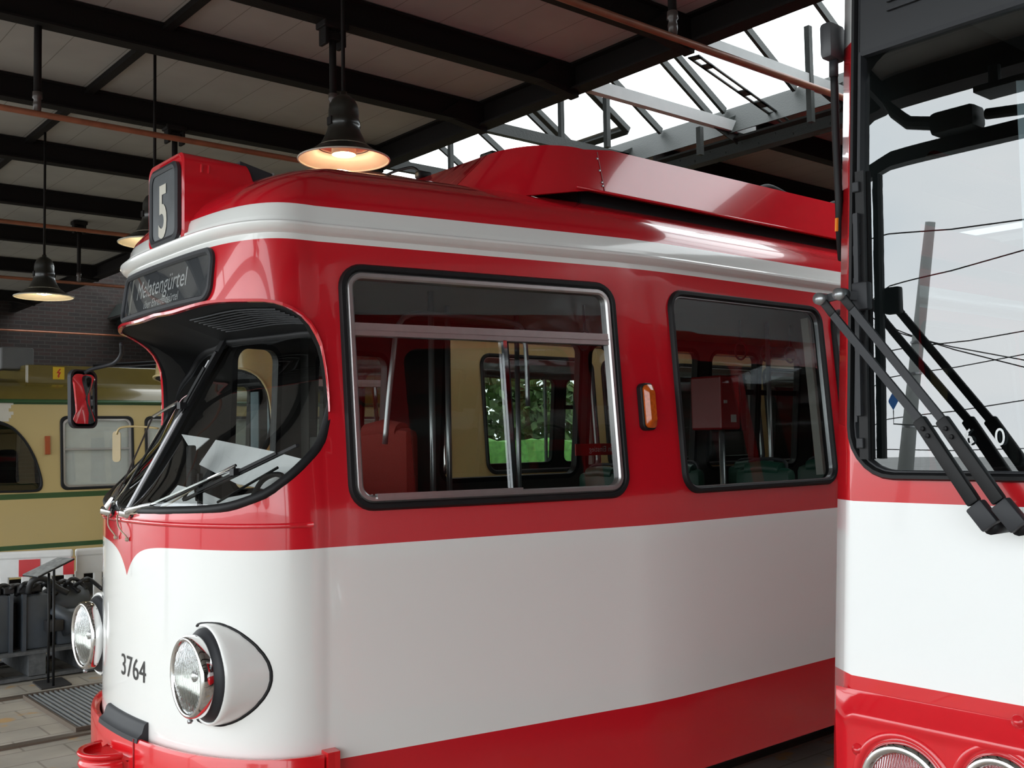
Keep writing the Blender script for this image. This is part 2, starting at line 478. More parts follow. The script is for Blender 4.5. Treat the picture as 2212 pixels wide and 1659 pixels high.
        fs = [(a * n_ + i, a * n_ + (i + 1) % n_, ((a + 1) % k) * n_ + (i + 1) % n_, ((a + 1) % k) * n_ + i) for a in range(k) for i in range(n_)]
        mb.add(vs_, fs); return mb
    def pane(s, loop, h, mb=None):
        return Patch(s, loop, h)
    def block(s, s0, z0, s1, z1, h0, h1, mb=None, n=6):
        """raised flat bar lying on the shell"""
        lo = [(s0 + (s1 - s0) * i / n, z0) for i in range(n + 1)] + [(s1 + (s0 - s1) * i / n, z1) for i in range(n + 1)]
        mb = mb or MB(); k = len(lo)
        vs_ = [s.at(*p, h0) for p in lo] + [s.at(*p, h1) for p in lo]
        fs = [(i, (i + 1) % k, k + (i + 1) % k, k + i) for i in range(k)]
        for i in range(n):
            for o in (0, k): fs.append((o + i, o + i + 1, o + k - 2 - i, o + k - 1 - i))
        mb.add(vs_, fs); return mb
    def sweep(s, path, prof, mb=None, closed=False):
        """profile of (height, dz) pairs swept along (s,z) path"""
        mb = mb or MB(); k = len(prof); vs_ = []; n_ = len(path)
        for p in path: vs_ += [s.at(p[0], p[1], h) + Vector((0, 0, dz)) for h, dz in prof]
        fs = [(i * k + j, i * k + (j + 1) % k, ((i + 1) % n_) * k + (j + 1) % k, ((i + 1) % n_) * k + j) for i in range(n_ if closed else n_ - 1) for j in range(k)]
        if not closed: fs += [tuple(range(k)), tuple((n_ - 1) * k + j for j in range(k))[::-1]]
        mb.add(vs_, fs); return mb
    def letters(s, name, txt, s0, z0, height, material, parent, h=0.004, sx=1.0, mirror=False):
        vs_, fs = text_geo(txt, height / 0.73, sx)
        # cut long faces so that the words follow the curve
        bm = bmesh.new(); bvs = [bm.verts.new(v) for v in vs_]
        for f_ in fs:
            try: bm.faces.new([bvs[i] for i in f_])
            except ValueError: pass
        bm.verts.index_update()
        out = [s.at(s0 + (v.co.x if not mirror else -v.co.x), z0 + v.co.y, h) for v in bm.verts]
        ff = [tuple(v.index for v in f_.verts) for f_ in bm.faces]; bm.free()
        return mesh_obj(name, out, ff, material, parent)


# ================================================================ THE HALL
HX0, HX1, HY0, HY1 = -3.0, 30.0, -7.0, 24.0
ZB, ZC = 5.0, 5.22          # underside of the beams, underside of the roof boards
def S(o): o['kind'] = 'structure'; return o

def floor_material():
    mm = bpy.data.materials.new('worn_concrete_and_pavers'); mm.use_nodes = True
    nt = mm.node_tree; N = nt.nodes; L = nt.links; b = N['Principled BSDF']
    t = N.new('ShaderNodeTexCoord')
    n1 = N.new('ShaderNodeTexNoise'); n1.inputs['Scale'].default_value = 1.3; n1.inputs['Detail'].default_value = 8
    r1 = N.new('ShaderNodeValToRGB'); r1.color_ramp.elements[0].position = .3; r1.color_ramp.elements[1].position = .7
    r1.color_ramp.elements[0].color = (0.25, 0.235, 0.205, 1); r1.color_ramp.elements[1].color = (0.45, 0.42, 0.37, 1)
    br = N.new('ShaderNodeTexBrick'); br.inputs['Scale'].default_value = 1.0
    br.inputs['Brick Width'].default_value = 0.5; br.inputs['Row Height'].default_value = 0.3; br.inputs['Mortar Size'].default_value = 0.008
    br.inputs['Color1'].default_value = (0.9, 0.9, 0.9, 1); br.inputs['Color2'].default_value = (1, 0.97, 0.93, 1); br.inputs['Mortar'].default_value = (0.62, 0.6, 0.58, 1)
    mx = N.new('ShaderNodeMix'); mx.data_type = 'RGBA'; mx.blend_type = 'MULTIPLY'; mx.inputs[0].default_value = 1
    # ochre sand lying in patches along the grating and the rails
    n2 = N.new('ShaderNodeTexNoise'); n2.inputs['Scale'].default_value = 3.1; n2.inputs['Detail'].default_value = 3
    r2 = N.new('ShaderNodeValToRGB'); r2.color_ramp.elements[0].position = .60; r2.color_ramp.elements[1].position = .66
    m2 = N.new('ShaderNodeMix'); m2.data_type = 'RGBA'; m2.inputs[7].default_value = (0.42, 0.27, 0.12, 1)
    for a, c in ((t.outputs['Object'], n1.inputs['Vector']), (t.outputs['Object'], br.inputs['Vector']), (t.outputs['Object'], n2.inputs['Vector']),
                 (n1.outputs['Fac'], r1.inputs[0]), (r1.outputs[0], mx.inputs[6]), (br.outputs[0], mx.inputs[7]), (n2.outputs['Fac'], r2.inputs[0]),
                 (r2.outputs[0], m2.inputs[0]), (mx.outputs[2], m2.inputs[6]), (m2.outputs[2], b.inputs['Base Color'])): L.new(a, c)
    bp = N.new('ShaderNodeBump'); bp.inputs['Strength'].default_value = .3; bp.inputs['Distance'].default_value = .01
    L.new(n1.outputs['Fac'], bp.inputs['Height']); L.new(bp.outputs[0], b.inputs['Normal'])
    b.inputs['Roughness'].default_value = 0.75
    return mm

def brick_material():
    mm = bpy.data.materials.new('dark_brickwork'); mm.use_nodes = True
    nt = mm.node_tree; N = nt.nodes; L = nt.links; b = N['Principled BSDF']
    t = N.new('ShaderNodeTexCoord'); mp_ = N.new('ShaderNodeMapping'); mp_.inputs['Rotation'].default_value = (R(90), 0, 0)
    br = N.new('ShaderNodeTexBrick'); br.inputs['Scale'].default_value = 1.0
    br.inputs['Brick Width'].default_value = 0.25; br.inputs['Row Height'].default_value = 0.083; br.inputs['Mortar Size'].default_value = 0.010
    br.inputs['Color1'].default_value = (0.022, 0.010, 0.008, 1); br.inputs['Color2'].default_value = (0.012, 0.008, 0.007, 1); br.inputs['Mortar'].default_value = (0.026, 0.022, 0.019, 1)
    L.new(t.outputs['Object'], mp_.inputs[0]); L.new(mp_.outputs[0], br.inputs['Vector']); L.new(br.outputs[0], b.inputs['Base Color'])
    bp = N.new('ShaderNodeBump'); bp.inputs['Strength'].default_value = .4; bp.inputs['Distance'].default_value = .01; bp.invert = True
    L.new(br.outputs['Fac'], bp.inputs['Height']); L.new(bp.outputs[0], b.inputs['Normal'])
    b.inputs['Roughness'].default_value = 0.9
    return mm

def board_material():
    mm = bpy.data.materials.new('roof_board_panels'); mm.use_nodes = True
    nt = mm.node_tree; N = nt.nodes; L = nt.links; b = N['Principled BSDF']
    t = N.new('ShaderNodeTexCoord')
    n1 = N.new('ShaderNodeTexNoise'); n1.inputs['Scale'].default_value = 2.0; n1.inputs['Detail'].default_value = 7
    r1 = N.new('ShaderNodeValToRGB'); r1.color_ramp.elements[0].position = .3; r1.color_ramp.elements[1].position = .7
    r1.color_ramp.elements[0].color = (0.30, 0.285, 0.27, 1); r1.color_ramp.elements[1].color = (0.35, 0.335, 0.315, 1)
    w = N.new('ShaderNodeTexBrick'); w.inputs['Brick Width'].default_value = 0.42; w.inputs['Row Height'].default_value = 60.0
    w.offset = 0; w.inputs['Mortar Size'].default_value = 0.004; w.inputs['Scale'].default_value = 1
    w.inputs['Color1'].default_value = (1, 1, 1, 1); w.inputs['Color2'].default_value = (.97, .97, .97, 1); w.inputs['Mortar'].default_value = (.55, .53, .5, 1)
    mx = N.new('ShaderNodeMix'); mx.data_type = 'RGBA'; mx.blend_type = 'MULTIPLY'; mx.inputs[0].default_value = 1
    for a, c in ((t.outputs['Object'], n1.inputs['Vector']), (t.outputs['Object'], w.inputs['Vector']), (n1.outputs['Fac'], r1.inputs[0]),
                 (r1.outputs[0], mx.inputs[6]), (w.outputs[0], mx.inputs[7]), (mx.outputs[2], b.inputs['Base Color'])): L.new(a, c)
    b.inputs['Roughness'].default_value = 0.85
    return mm
M_floor = floor_material(); M_brick = brick_material(); M_board = board_material()
M_yard = mat('grey_yard_paving', (0.30, 0.30, 0.29), 0.8, var=0.2, scale=0.6, bump=0.3)

S(MB().box(((HX0 + HX1) / 2, (HY0 + HY1) / 2, -0.15), (HX1 - HX0, HY1 - HY0, 0.3)).build('floor', M_floor))
S(MB().box((HX0 - 40, 8.5, -0.16), (80, 120, 0.3)).build('ground_yard', M_yard))
S(MB().box((25, HY1 + 30.4, -0.2), (56, 60, 0.3)).build('ground_lawn', mat('mown_grass', (0.10, 0.22, 0.05), 0.9, var=.3, scale=2)))  # lawn added for the outlook through the made-up rear window
OX0, OX1, OZ0, OZ1 = 17.0, 24.6, 1.1, 4.6  # made-up wall opening; the view through it imitates a reflection in tram glass
S(MB().box(((HX0 + OX0) / 2, HY1 + 0.2, 3.4), (OX0 - HX0, 0.4, 6.8)).box(((OX1 + HX1) / 2, HY1 + 0.2, 3.4), (HX1 - OX1, 0.4, 6.8))
  .box(((OX0 + OX1) / 2, HY1 + 0.2, OZ0 / 2), (OX1 - OX0, 0.4, OZ0)).box(((OX0 + OX1) / 2, HY1 + 0.2, (OZ1 + 6.8) / 2), (OX1 - OX0, 0.4, 6.8 - OZ1)).build('wall_left', M_brick))
wf = MB()
for i in range(6): wf.box((OX0 + (OX1 - OX0) * i / 5, HY1 + 0.1, (OZ0 + OZ1) / 2), (0.07, 0.08, OZ1 - OZ0))
for z in (OZ0 + .04, OZ1 - .04): wf.box(((OX0 + OX1) / 2, HY1 + 0.1, z), (OX1 - OX0, 0.08, 0.07))
wf_ = S(wf.build('window_4', M_irong))
MB().add([(OX0, HY1 + .12, OZ0), (OX1, HY1 + .12, OZ0), (OX1, HY1 + .12, OZ1), (OX0, HY1 + .12, OZ1)], [(0, 1, 2, 3)]).build('window_pane', M_glassr, wf_)
S(MB().box(((HX0 + HX1) / 2, HY0 - 0.2, 3.4), (HX1 - HX0, 0.4, 6.8)).build('wall_right', M_brick))
S(MB().box((HX1 + 0.2, (HY0 + HY1) / 2, 3.4), (0.4, HY1 - HY0, 6.8)).build('wall_back', M_brick))
S(MB().box((HX0 - 0.15, (HY0 + HY1) / 2, 6.0), (0.3, HY1 - HY0 + 0.8, 2.0)).build('wall_front', M_brick))
# saw-tooth roof: level boarded bays, each rising to a glazed slope that falls to a valley girder
BAYS = [(HX0, 6.1, 8.4), (8.6, 15.0, 17.3), (17.5, 24.0, 26.3)]
for k, (x0, x1, xg) in enumerate(BAYS):
    mb = MB()
    mb.box(((x0 + x1) / 2, (HY0 + HY1) / 2, ZC + 0.06), (x1 - x0, HY1 - HY0, 0.12))
    S(mb.build('ceiling_%d' % (k + 1), M_board))
    S(MB().box((x1 - 0.03, (HY0 + HY1) / 2, ZC + 0.78), (0.1, HY1 - HY0, 1.3)).build('wall_upstand_%d' % (k + 1), M_iron))
    zt = ZC + 0.577 * (xg - x1)
    S(MB().add([(x1, HY0, zt), (xg, HY0, ZC), (xg, HY1, ZC), (x1, HY1, zt)], [(0, 1, 2, 3)]).build('window_%d' % (k + 1), M_glassr))
S(MB().box(((26.5 + HX1) / 2, (HY0 + HY1) / 2, ZC + 0.06), (HX1 - 26.5, HY1 - HY0, 0.12)).build('ceiling_4', M_board))

# roof steelwork
BY = [-5.2, -3.1, -1.0, 1.1, 3.1, 5.08, 6.36, 7.62, 9.42, 11.33, 13.45, 15.85, 18.55, 22.4]
proto = None
for k, y in enumerate(BY):
    t = empty('ceiling_beam', (0, y, 0), 0, None, 'beam', 'long dark beams under the boarded ceiling')
    mb = MB()
    for x0, x1 in ((HX0, 6.12), (8.5, 15.0)):
        mb.box(((x0 + x1) / 2, 0, ZB + 0.008), (x1 - x0, 0.13, 0.016)); mb.box(((x0 + x1) / 2, 0, ZB + 0.205), (x1 - x0, 0.13, 0.016)); mb.box(((x0 + x1) / 2, 0, ZB + 0.105), (x1 - x0, 0.04, 0.19))
    mb.build('beam_web', M_iron, t)
    # haunch where it meets the cross beam
    h = MB()
    for xh in (6.1,): h.prism([(xh - 0.55, -0.05, ZB + 0.02), (xh, -0.05, ZB - 0.06 if xh > 5 else ZB + 0.02), (xh, -0.05, ZB + 0.2), (xh - 0.3, -0.05, ZB + 0.2)], (0, 0, 0), (0, 0.1, 0))
    h.build('haunch_plate', M_iron, t)
    names = ['nearest to the upper right corner', 'crossing above the large lamp', 'passing behind the large lamp\'s rod']
    t['label'] = 'long dark iron beam running under the pale ceiling boards, %s' % (
        ['out of view to the right'] * 4 + ['above the two trams', 'second from upper right, over the copper pipe', 'ending at the dark cross beam above the large lamp',
         'with the clamp of a thin lamp rod on it', 'behind the number box, fourth from the right', 'third above the small hanging lamp', 'second above the small hanging lamp', 'just behind the small hanging lamp\'s dome',
         'low on the left just above the brick wall', 'last one against the brick wall'])[k]
t = empty('cross_beam', (6.08, 0, 0), 0, 'dark brown cross beam along the edge of the white skylight', 'beam')
MB().box((0, 8.5, ZB + 0.0), (0.16, 31, 0.02)).box((0, 8.5, ZB + 0.11), (0.03, 31, 0.2)).box((0.0, 8.5, ZB + 0.21), (0.16, 31, 0.02)).build('beam_web', M_iron, t)
t = empty('cross_beam', (3.0, 0, 0), 0, 'thin dark cross rib slanting over the boarded ceiling at upper left', 'beam')
MB().box((0, 8.5, ZC - 0.025), (0.07, 31, 0.05)).build('beam_web', M_iron, t)
t = empty('cross_beam', (14.9, 0, 0), 0, 'dark cross beam of the second roof bay beyond the green girder', 'beam')
MB().box((0, 8.5, ZB + 0.1), (0.16, 31, 0.2)).build('beam_web', M_iron, t)

# skylight bars
GA = math.atan(0.577)
BARS = [(2.6, 'beside the right tram'), (3.35, 'next left of the right tram'), (4.1, 'just left of the right tram\'s mirror head'), (4.9, 'crossing under the copper pipe'), (5.62, 'crossing the slotted brace'),
        (6.45, 'right one of a close pair'), (6.63, 'left one of a close pair'), (7.3, 'over the short grey strut'), (8.62, 'just left of the open vent frame'), (9.5, 'third left of the vent frame'),
        (10.3, 'above the fairing\'s front slope'), (11.1, 'over the crown of the red tram roof'), (11.9, 'near the large lamp'), (12.8, 'last at the skylight\'s left tip')]
for y, wh_ in BARS:
    o = MB().bar((6.1, 0, ZC - 0.03 + 0.577 * 2.3), (8.26, 0, ZC + 0.055), 0.035, 0.07, (1, 0, 2)).build('glazing_bar', M_irong)
    o.location = (0, y, 0)
    tag(o, 'slanting glazing bar of the white skylight, ' + wh_, 'glazing bar', 'glazing bars of the skylight')
# horizontal grey ties carrying on from the beams to the girder
for y, lab in ((5.04, 'light grey steel tie beneath the copper pipe across the skylight'), (6.26, 'light grey steel tie crossing the middle of the skylight'),
               (7.7, 'dark grey steel tie low behind the red roof fairing'), (9.4, 'dark steel tie at the left end of the skylight, over the tram roof')):
    o = MB().box((7.35, 0, ZB + 0.06), (2.3, 0.012, 0.11)).box((7.35, 0.03, ZB + 0.012), (2.3, 0.07, 0.012)).box((7.35, 0.03, ZB + 0.11), (2.3, 0.07, 0.012)).build('roof_tie', M_grey if y < 7 else M_irong)
    o.location = (0, y, 0); tag(o, lab, 'beam', 'steel ties under the skylight')
# slotted diagonal brace
a = at(1498, 122, 2, ZB + 0.08); b = at(1726, 284, 2, ZB + 0.08)
t = MB(); d = (b - a)
def brace(a, b, w, th):
    mb = MB(); d = (b - a).normalized(); x = d.cross(Vector((0, 0, 1))).normalized(); L_ = (b - a).length
    for sgn in (-1, 1): mb.bar(a + x * sgn * (w / 2 - 0.012), b + x * sgn * (w / 2 - 0.012), 0.024, th)
    q = 0.0; i = 0
    for f0, f1 in ((0, .03), (.09, .13), (.40, .46), (.55, .62), (.70, .76), (.92, 1.0)):
        mb.bar(a + d * L_ * f0, a + d * L_ * f1, w, th)
    return mb
tag(brace(a, b, 0.10, 0.012).build('slotted_brace', M_irong), 'slotted dark diagonal brace across the skylight', 'brace')
# valley girder
t = empty('valley_girder', (8.35, 0, 0), 0, 'riveted dark green valley girder at the foot of the skylight', 'girder')
MB().add([(-0.05, HY0, ZC + 0.08), (-0.25, HY0, ZB - 0.02), (-0.25, HY1, ZB - 0.02), (-0.05, HY1, ZC + 0.08), (-0.03, HY0, ZC + 0.08), (-0.23, HY0, ZB - 0.02), (-0.23, HY1, ZB - 0.02), (-0.03, HY1, ZC + 0.08)],
         [(0, 1, 2, 3), (7, 6, 5, 4), (0, 3, 7, 4), (1, 5, 6, 2)]).build('gutter_plate', M_irong, t)
MB().box((0.0, 8.5, ZB - 0.04), (0.3, 31, 0.02)).box((-0.02, 8.5, ZB - 0.10), (0.02, 31, 0.12)).box((0.0, 8.5, ZB - 0.16), (0.14, 31, 0.02)).build('chord', M_irong, t)
rv = MB()
for i in range(60): rv.lathe([(0.0, -0.006), (0.01, -0.004), (0.012, 0.0)], (-0.033, 1.5 + i * 0.2, ZB - 0.075 - 0.05 * (i % 2)), (1, 0, 0), 8)
tag(rv.build('rivets', M_irong, t), kind='stuff')
for y in (5.1, 6.3, 7.7, 9.4): MB().prism([(-0.5, y - .006, ZB + 0.02), (-0.1, y - .006, ZB - 0.10), (-0.05, y - .006, ZC)], (0, 0, 0), (0, 0.012, 0)).build('gusset_plate', M_irong, t)
# struts up to the skylight
for px0, py0, px1, py1, y, lab in ((1303, 185, 1318, 320, 6.9, 'dark upright strut beside the open skylight vent'), (1212, 205, 1212, 305, 7.9, 'thin upright strut over the roof fairing'),
                                (1752, 60, 1745, 262, 5.05, 'grey upright strut left of the right tram'), (962, 300, 985, 370, 9.4, 'dark strut at the left part of the skylight'), (1511, 275, 1513, 335, 6.26, 'short grey strut hanging from the middle tie')):
    a = at(px0, py0, 1, y); b = at(px1, py1, 1, y); b.x = a.x = (a.x + b.x) / 2
    tag(MB().box((a.x, y, (a.z + b.z) / 2), (0.05, 0.05, abs(a.z - b.z))).build('roof_strut', M_irong), lab, 'strut', 'upright struts in the skylight')
# opening vent frame lying in the glazing
t = empty('skylight_vent', (7.6, 8.05, ZC + 0.577 * 0.8 - 0.06), 0, 'opened rectangular vent frame with dark rails in the skylight', 'vent')
rt = Matrix.Rotation(GA, 3, 'Y')
fr_ = MB()
for c_, d_ in (((0, -0.42, 0), (1.15, 0.07, 0.07)), ((0, 0.42, 0), (1.15, 0.07, 0.07)), ((-0.56, 0, 0), (0.08, 0.84, 0.07)), ((0.56, 0, 0), (0.08, 0.84, 0.07))):
    fr_.box(rt @ Vector(c_), d_, rt, 0.008)
fr_.build('vent_frame', M_irong, t)
s2 = MB()
for c_, d_ in (((0, -0.36, 0.02), (1.0, 0.03, 0.03)), ((0.50, 0, 0.02), (0.03, 0.7, 0.03))): s2.box(rt @ Vector(c_), d_, rt)
s2.build('sash', M_alu, t)

# long copper-brown pipes below the roof and the hangers that hold them
PIPES = [(3.97, 4.37, 'copper-brown pipe running from the top edge to the right tram'), (7.65, 4.37, 'long copper-brown pipe passing behind the large lamp'),
         (11.3, 4.33, 'thin brown pipe behind the number box, below the second roof beam'), (14.98, 4.33, 'thin brown pipe behind the small hanging lamp'), (23.6, 4.55, 'long brown pipe low along the top of the brick wall')]
for y, z, lab in PIPES:
    o = MB().tube([(HX0 if y > 5 else 1.4, y, z), (3, y, z), (14, y, z)], 0.022, 10).build('roof_pipe', M_amber, None, True); tag(o, lab, 'pipe', 'copper-brown pipes under the roof')
def hanger(x, y, ztop, zbot, lab, clamp=True, tip=True):
    t = empty('pipe_hanger', (x, y, 0), 0, lab, 'hanger', 'dark hanging rods under the roof beams')
    MB().tube([(0, 0, ztop), (0, 0, zbot + 0.12)], 0.026, 10).build('rod', M_iron, t, True)
    if clamp:
        c = MB().box((0, 0, ztop - 0.02), (0.2, 0.14, 0.05), None, .01).box((-0.07, 0, ztop - 0.1), (0.03, 0.1, 0.13), None, .008).box((0.07, 0, ztop - 0.1), (0.03, 0.1, 0.13), None, .008).box((0, 0, ztop - 0.09), (0.1, 0.07, 0.06), None, .01)
        c.build('clamp', M_iron, t)
    if tip: MB().lathe([(0.0, zbot + .14), (0.032, zbot + .135), (0.034, zbot + .09), (0.024, zbot + .08), (0.03, zbot + .05), (0.026, zbot), (0.0, zbot - .005)], n=16).build('insulator', mat('glazed_insulator', (0.07, 0.055, 0.05), 0.3), t, True)
hanger(2.09, 7.65, 5.2, 4.39, 'dark hanging rod with pale tip at the far upper left', False)
hanger(3.72, 6.36, 5.0, 4.36, 'dark clamped rod just left of the large lamp\'s thin rod')
hanger(3.79, 9.4, 5.02, 4.36, 'dark clamped rod coming down behind the number box')
hanger(4.66, 14.98, 5.2, 4.34, 'small clamped rod between the two small lamps', True)
hanger(4.62, 3.97, 5.2, 4.39, 'short hanging rod at the top edge above the skylight', False)
hanger(9.35, 5.08, 5.0, 4.2, 'clamped hanger under the green girder left of the right tram', True)

# ---------------------------------------------------------------- hanging lamps
def lamp(x, y, zr, ztop, lab, power):
    """bell-shaped enamel lamp; zr is the height of its rim"""
    t = empty('pendant_lamp', (x, y, 0), 0, lab, 'lamp', 'bell-shaped pendant lamps in a row under the roof')
    out = [(0.275, 0), (0.27, 0.006), (0.20, 0.045), (0.145, 0.085), (0.125, 0.12), (0.105, 0.165), (0.095, 0.20), (0.098, 0.21), (0.098, 0.24), (0.092, 0.25), (0.092, 0.30), (0.086, 0.335), (0.068, 0.37), (0.04, 0.392), (0.022, 0.40), (0.02, 0.42), (0.0, 0.42)]
    MB().lathe([(r_, zr + h) for r_, h in out]).build('shade', mat('dark_green_enamel', (0.012, 0.011, 0.008), 0.35, coat=.3), t, True)
    inn = [(0.275, 0), (0.268, 0.003), (0.197, 0.040), (0.170, 0.055), (0.160, 0.075), (0.10, 0.105), (0.0, 0.12)]
    MB().lathe([(r_, zr + h) for r_, h in inn]).build('reflector', mat('cream_enamel', (0.72, 0.66, 0.52), 0.3, coat=.4), t, True)
    rim = MB(); rim.tube([(0.275 * math.cos(a), 0.275 * math.sin(a), zr) for a in [2 * math.pi * k / 48 for k in range(48)]], 0.006, 8, True)
    rim.build('rim', mat('pale_enamel_edge', (0.45, 0.43, 0.36), 0.4), t, True)
    MB().lathe([(0.072, zr + 0.03), (0.074, zr + 0.03), (0.074, zr + 0.11), (0.072, zr + 0.11)]).build('inner_collar', mat('cream_enamel', CREAM), t, True)
    for sx_ in (-1, 1): MB().box((sx_ * 0.098, 0, zr + 0.225), (0.012, 0.05, 0.05), None, .004).build('vent_clip', M_iron, t)
    MB().lathe([(0.0, zr + 0.015), (0.02, zr + 0.018), (0.031, zr + 0.035), (0.031, zr + 0.055), (0.018, zr + 0.085), (0.013, zr + 0.11)], n=24).build('bulb', mat('lit_bulb', (1, .9, .7), 0.3, emit=(1.0, 0.72, 0.36), estr=30), t, True)
    MB().tube([(0, 0, zr + 0.41), (0, 0, ztop)], 0.012, 10).build('rod', M_iron, t, True)
    ld = bpy.data.lights.new('bulb_light', 'POINT'); ld.energy = power; ld.color = (1.0, 0.80, 0.52); ld.shadow_soft_size = 0.03
    lo = bpy.data.objects.new('bulb_light', ld); col.objects.link(lo); lo.location = (0, 0, zr + 0.01); lo.parent = t
    return t
LY = 5.42
p = at(743, 338, 1, LY); lamp(p.x, LY, p.z - 0.02, ZC, 'large bell-shaped pendant lamp, lit, above the front tram roof', 3.2)
p = at(334, 520, 1, 8.1); lamp(p.x, 8.1, p.z - 0.02, ZC, 'lit pendant lamp half hidden behind the number box', 3)
p = at(95, 637, 1, 10.8); lamp(p.x, 10.8, p.z - 0.02, ZC, 'small lit pendant lamp hanging at the far left', 3)


# ================================================================ THE ROUND-NOSED TRAMS
SH = Shell(leanx=0.15, dn=1.0)
O1 = Vector((1.72, 4.82, 0))
RIM_PX = [(290, 1110), (350, 1110), (480, 1105), (560, 1080), (600, 1060), (650, 1020), (695, 970), (708, 920), (708, 850), (695, 760), (660, 690), (600, 655), (530, 650), (450, 655), (380, 675)]
RIM = [(0.0, 1.702)]
for q in RIM_PX[1:]:
    h_ = SH.hit(q[0], q[1], O1)
    if h_: RIM.append(h_)
RIM.append((0.0, 2.625))
RIM_N = resample(smooth_curve(RIM, 5), 64)                 # nearer half, bottom centre -> top centre
RIM_N = [(max(0.0, a), b) for a, b in RIM_N]; RIM_N[0] = (0.0, RIM_N[0][1]); RIM_N[-1] = (0.0, RIM_N[-1][1])
RIM_ALL = RIM_N + [(-a, b) for a, b in RIM_N[-2:0:-1]]
# edge of the windscreen glass, raked back inside the opening: (x, o, z)
GEDGE = [(0.030, 0.0, 1.712), (0.052, .35, 1.724), (0.150, .68, 1.742), (0.245, .82, 1.785), (0.310, .872, 1.828), (.400, .905, 1.905), (.485, .912, 1.99), (.53, .905, 2.08), (.565, .895, 2.18), (.62, .885, 2.335), (.68, .855, 2.43), (.69, .77, 2.50), (.64, .55, 2.52), (.616, .38, 2.522), (.55, .15, 2.52), (.488, 0, 2.515)]
GED = resample(smooth_curve(GEDGE, 5), 64)
POST_B, POST_T = Vector((0.030, 0, 1.712)), Vector((0.488, 0, 2.515))

NEAR_WIN = [(0.62, 2.04, 'slider'), (2.45, 3.81, 'plain'), (3.96, 4.9, 'plain'), (5.05, 6.4, 'plain'), (6.55, 7.9, 'plain'), (8.1, 9.5, 'plain')]
FAR_WIN = [(0.96, 1.27, 'cab'), (1.56, 2.16, 'cab'), (2.66, 3.99, 'plain'), (4.10, 5.42, 'plain'), (5.60, 6.27, 'bar'), (6.33, 6.95, 'bar'), (7.2, 8.5, 'plain'), (8.7, 10.0, 'plain')]
ZW0, ZW1 = 1.735, 2.775

def win_loop(x0, x1, z0, z1, side, r_=0.09, d=0.0):
    s0, s1 = SH.s_x(x0), SH.s_x(x1)
    l_ = rrect(s0, z0, s1, z1, r_, d=d)
    l_ = densify(l_, 0.2)
    return [(a, b) for a, b in l_] if side > 0 else [(-a, b) for a, b in l_]

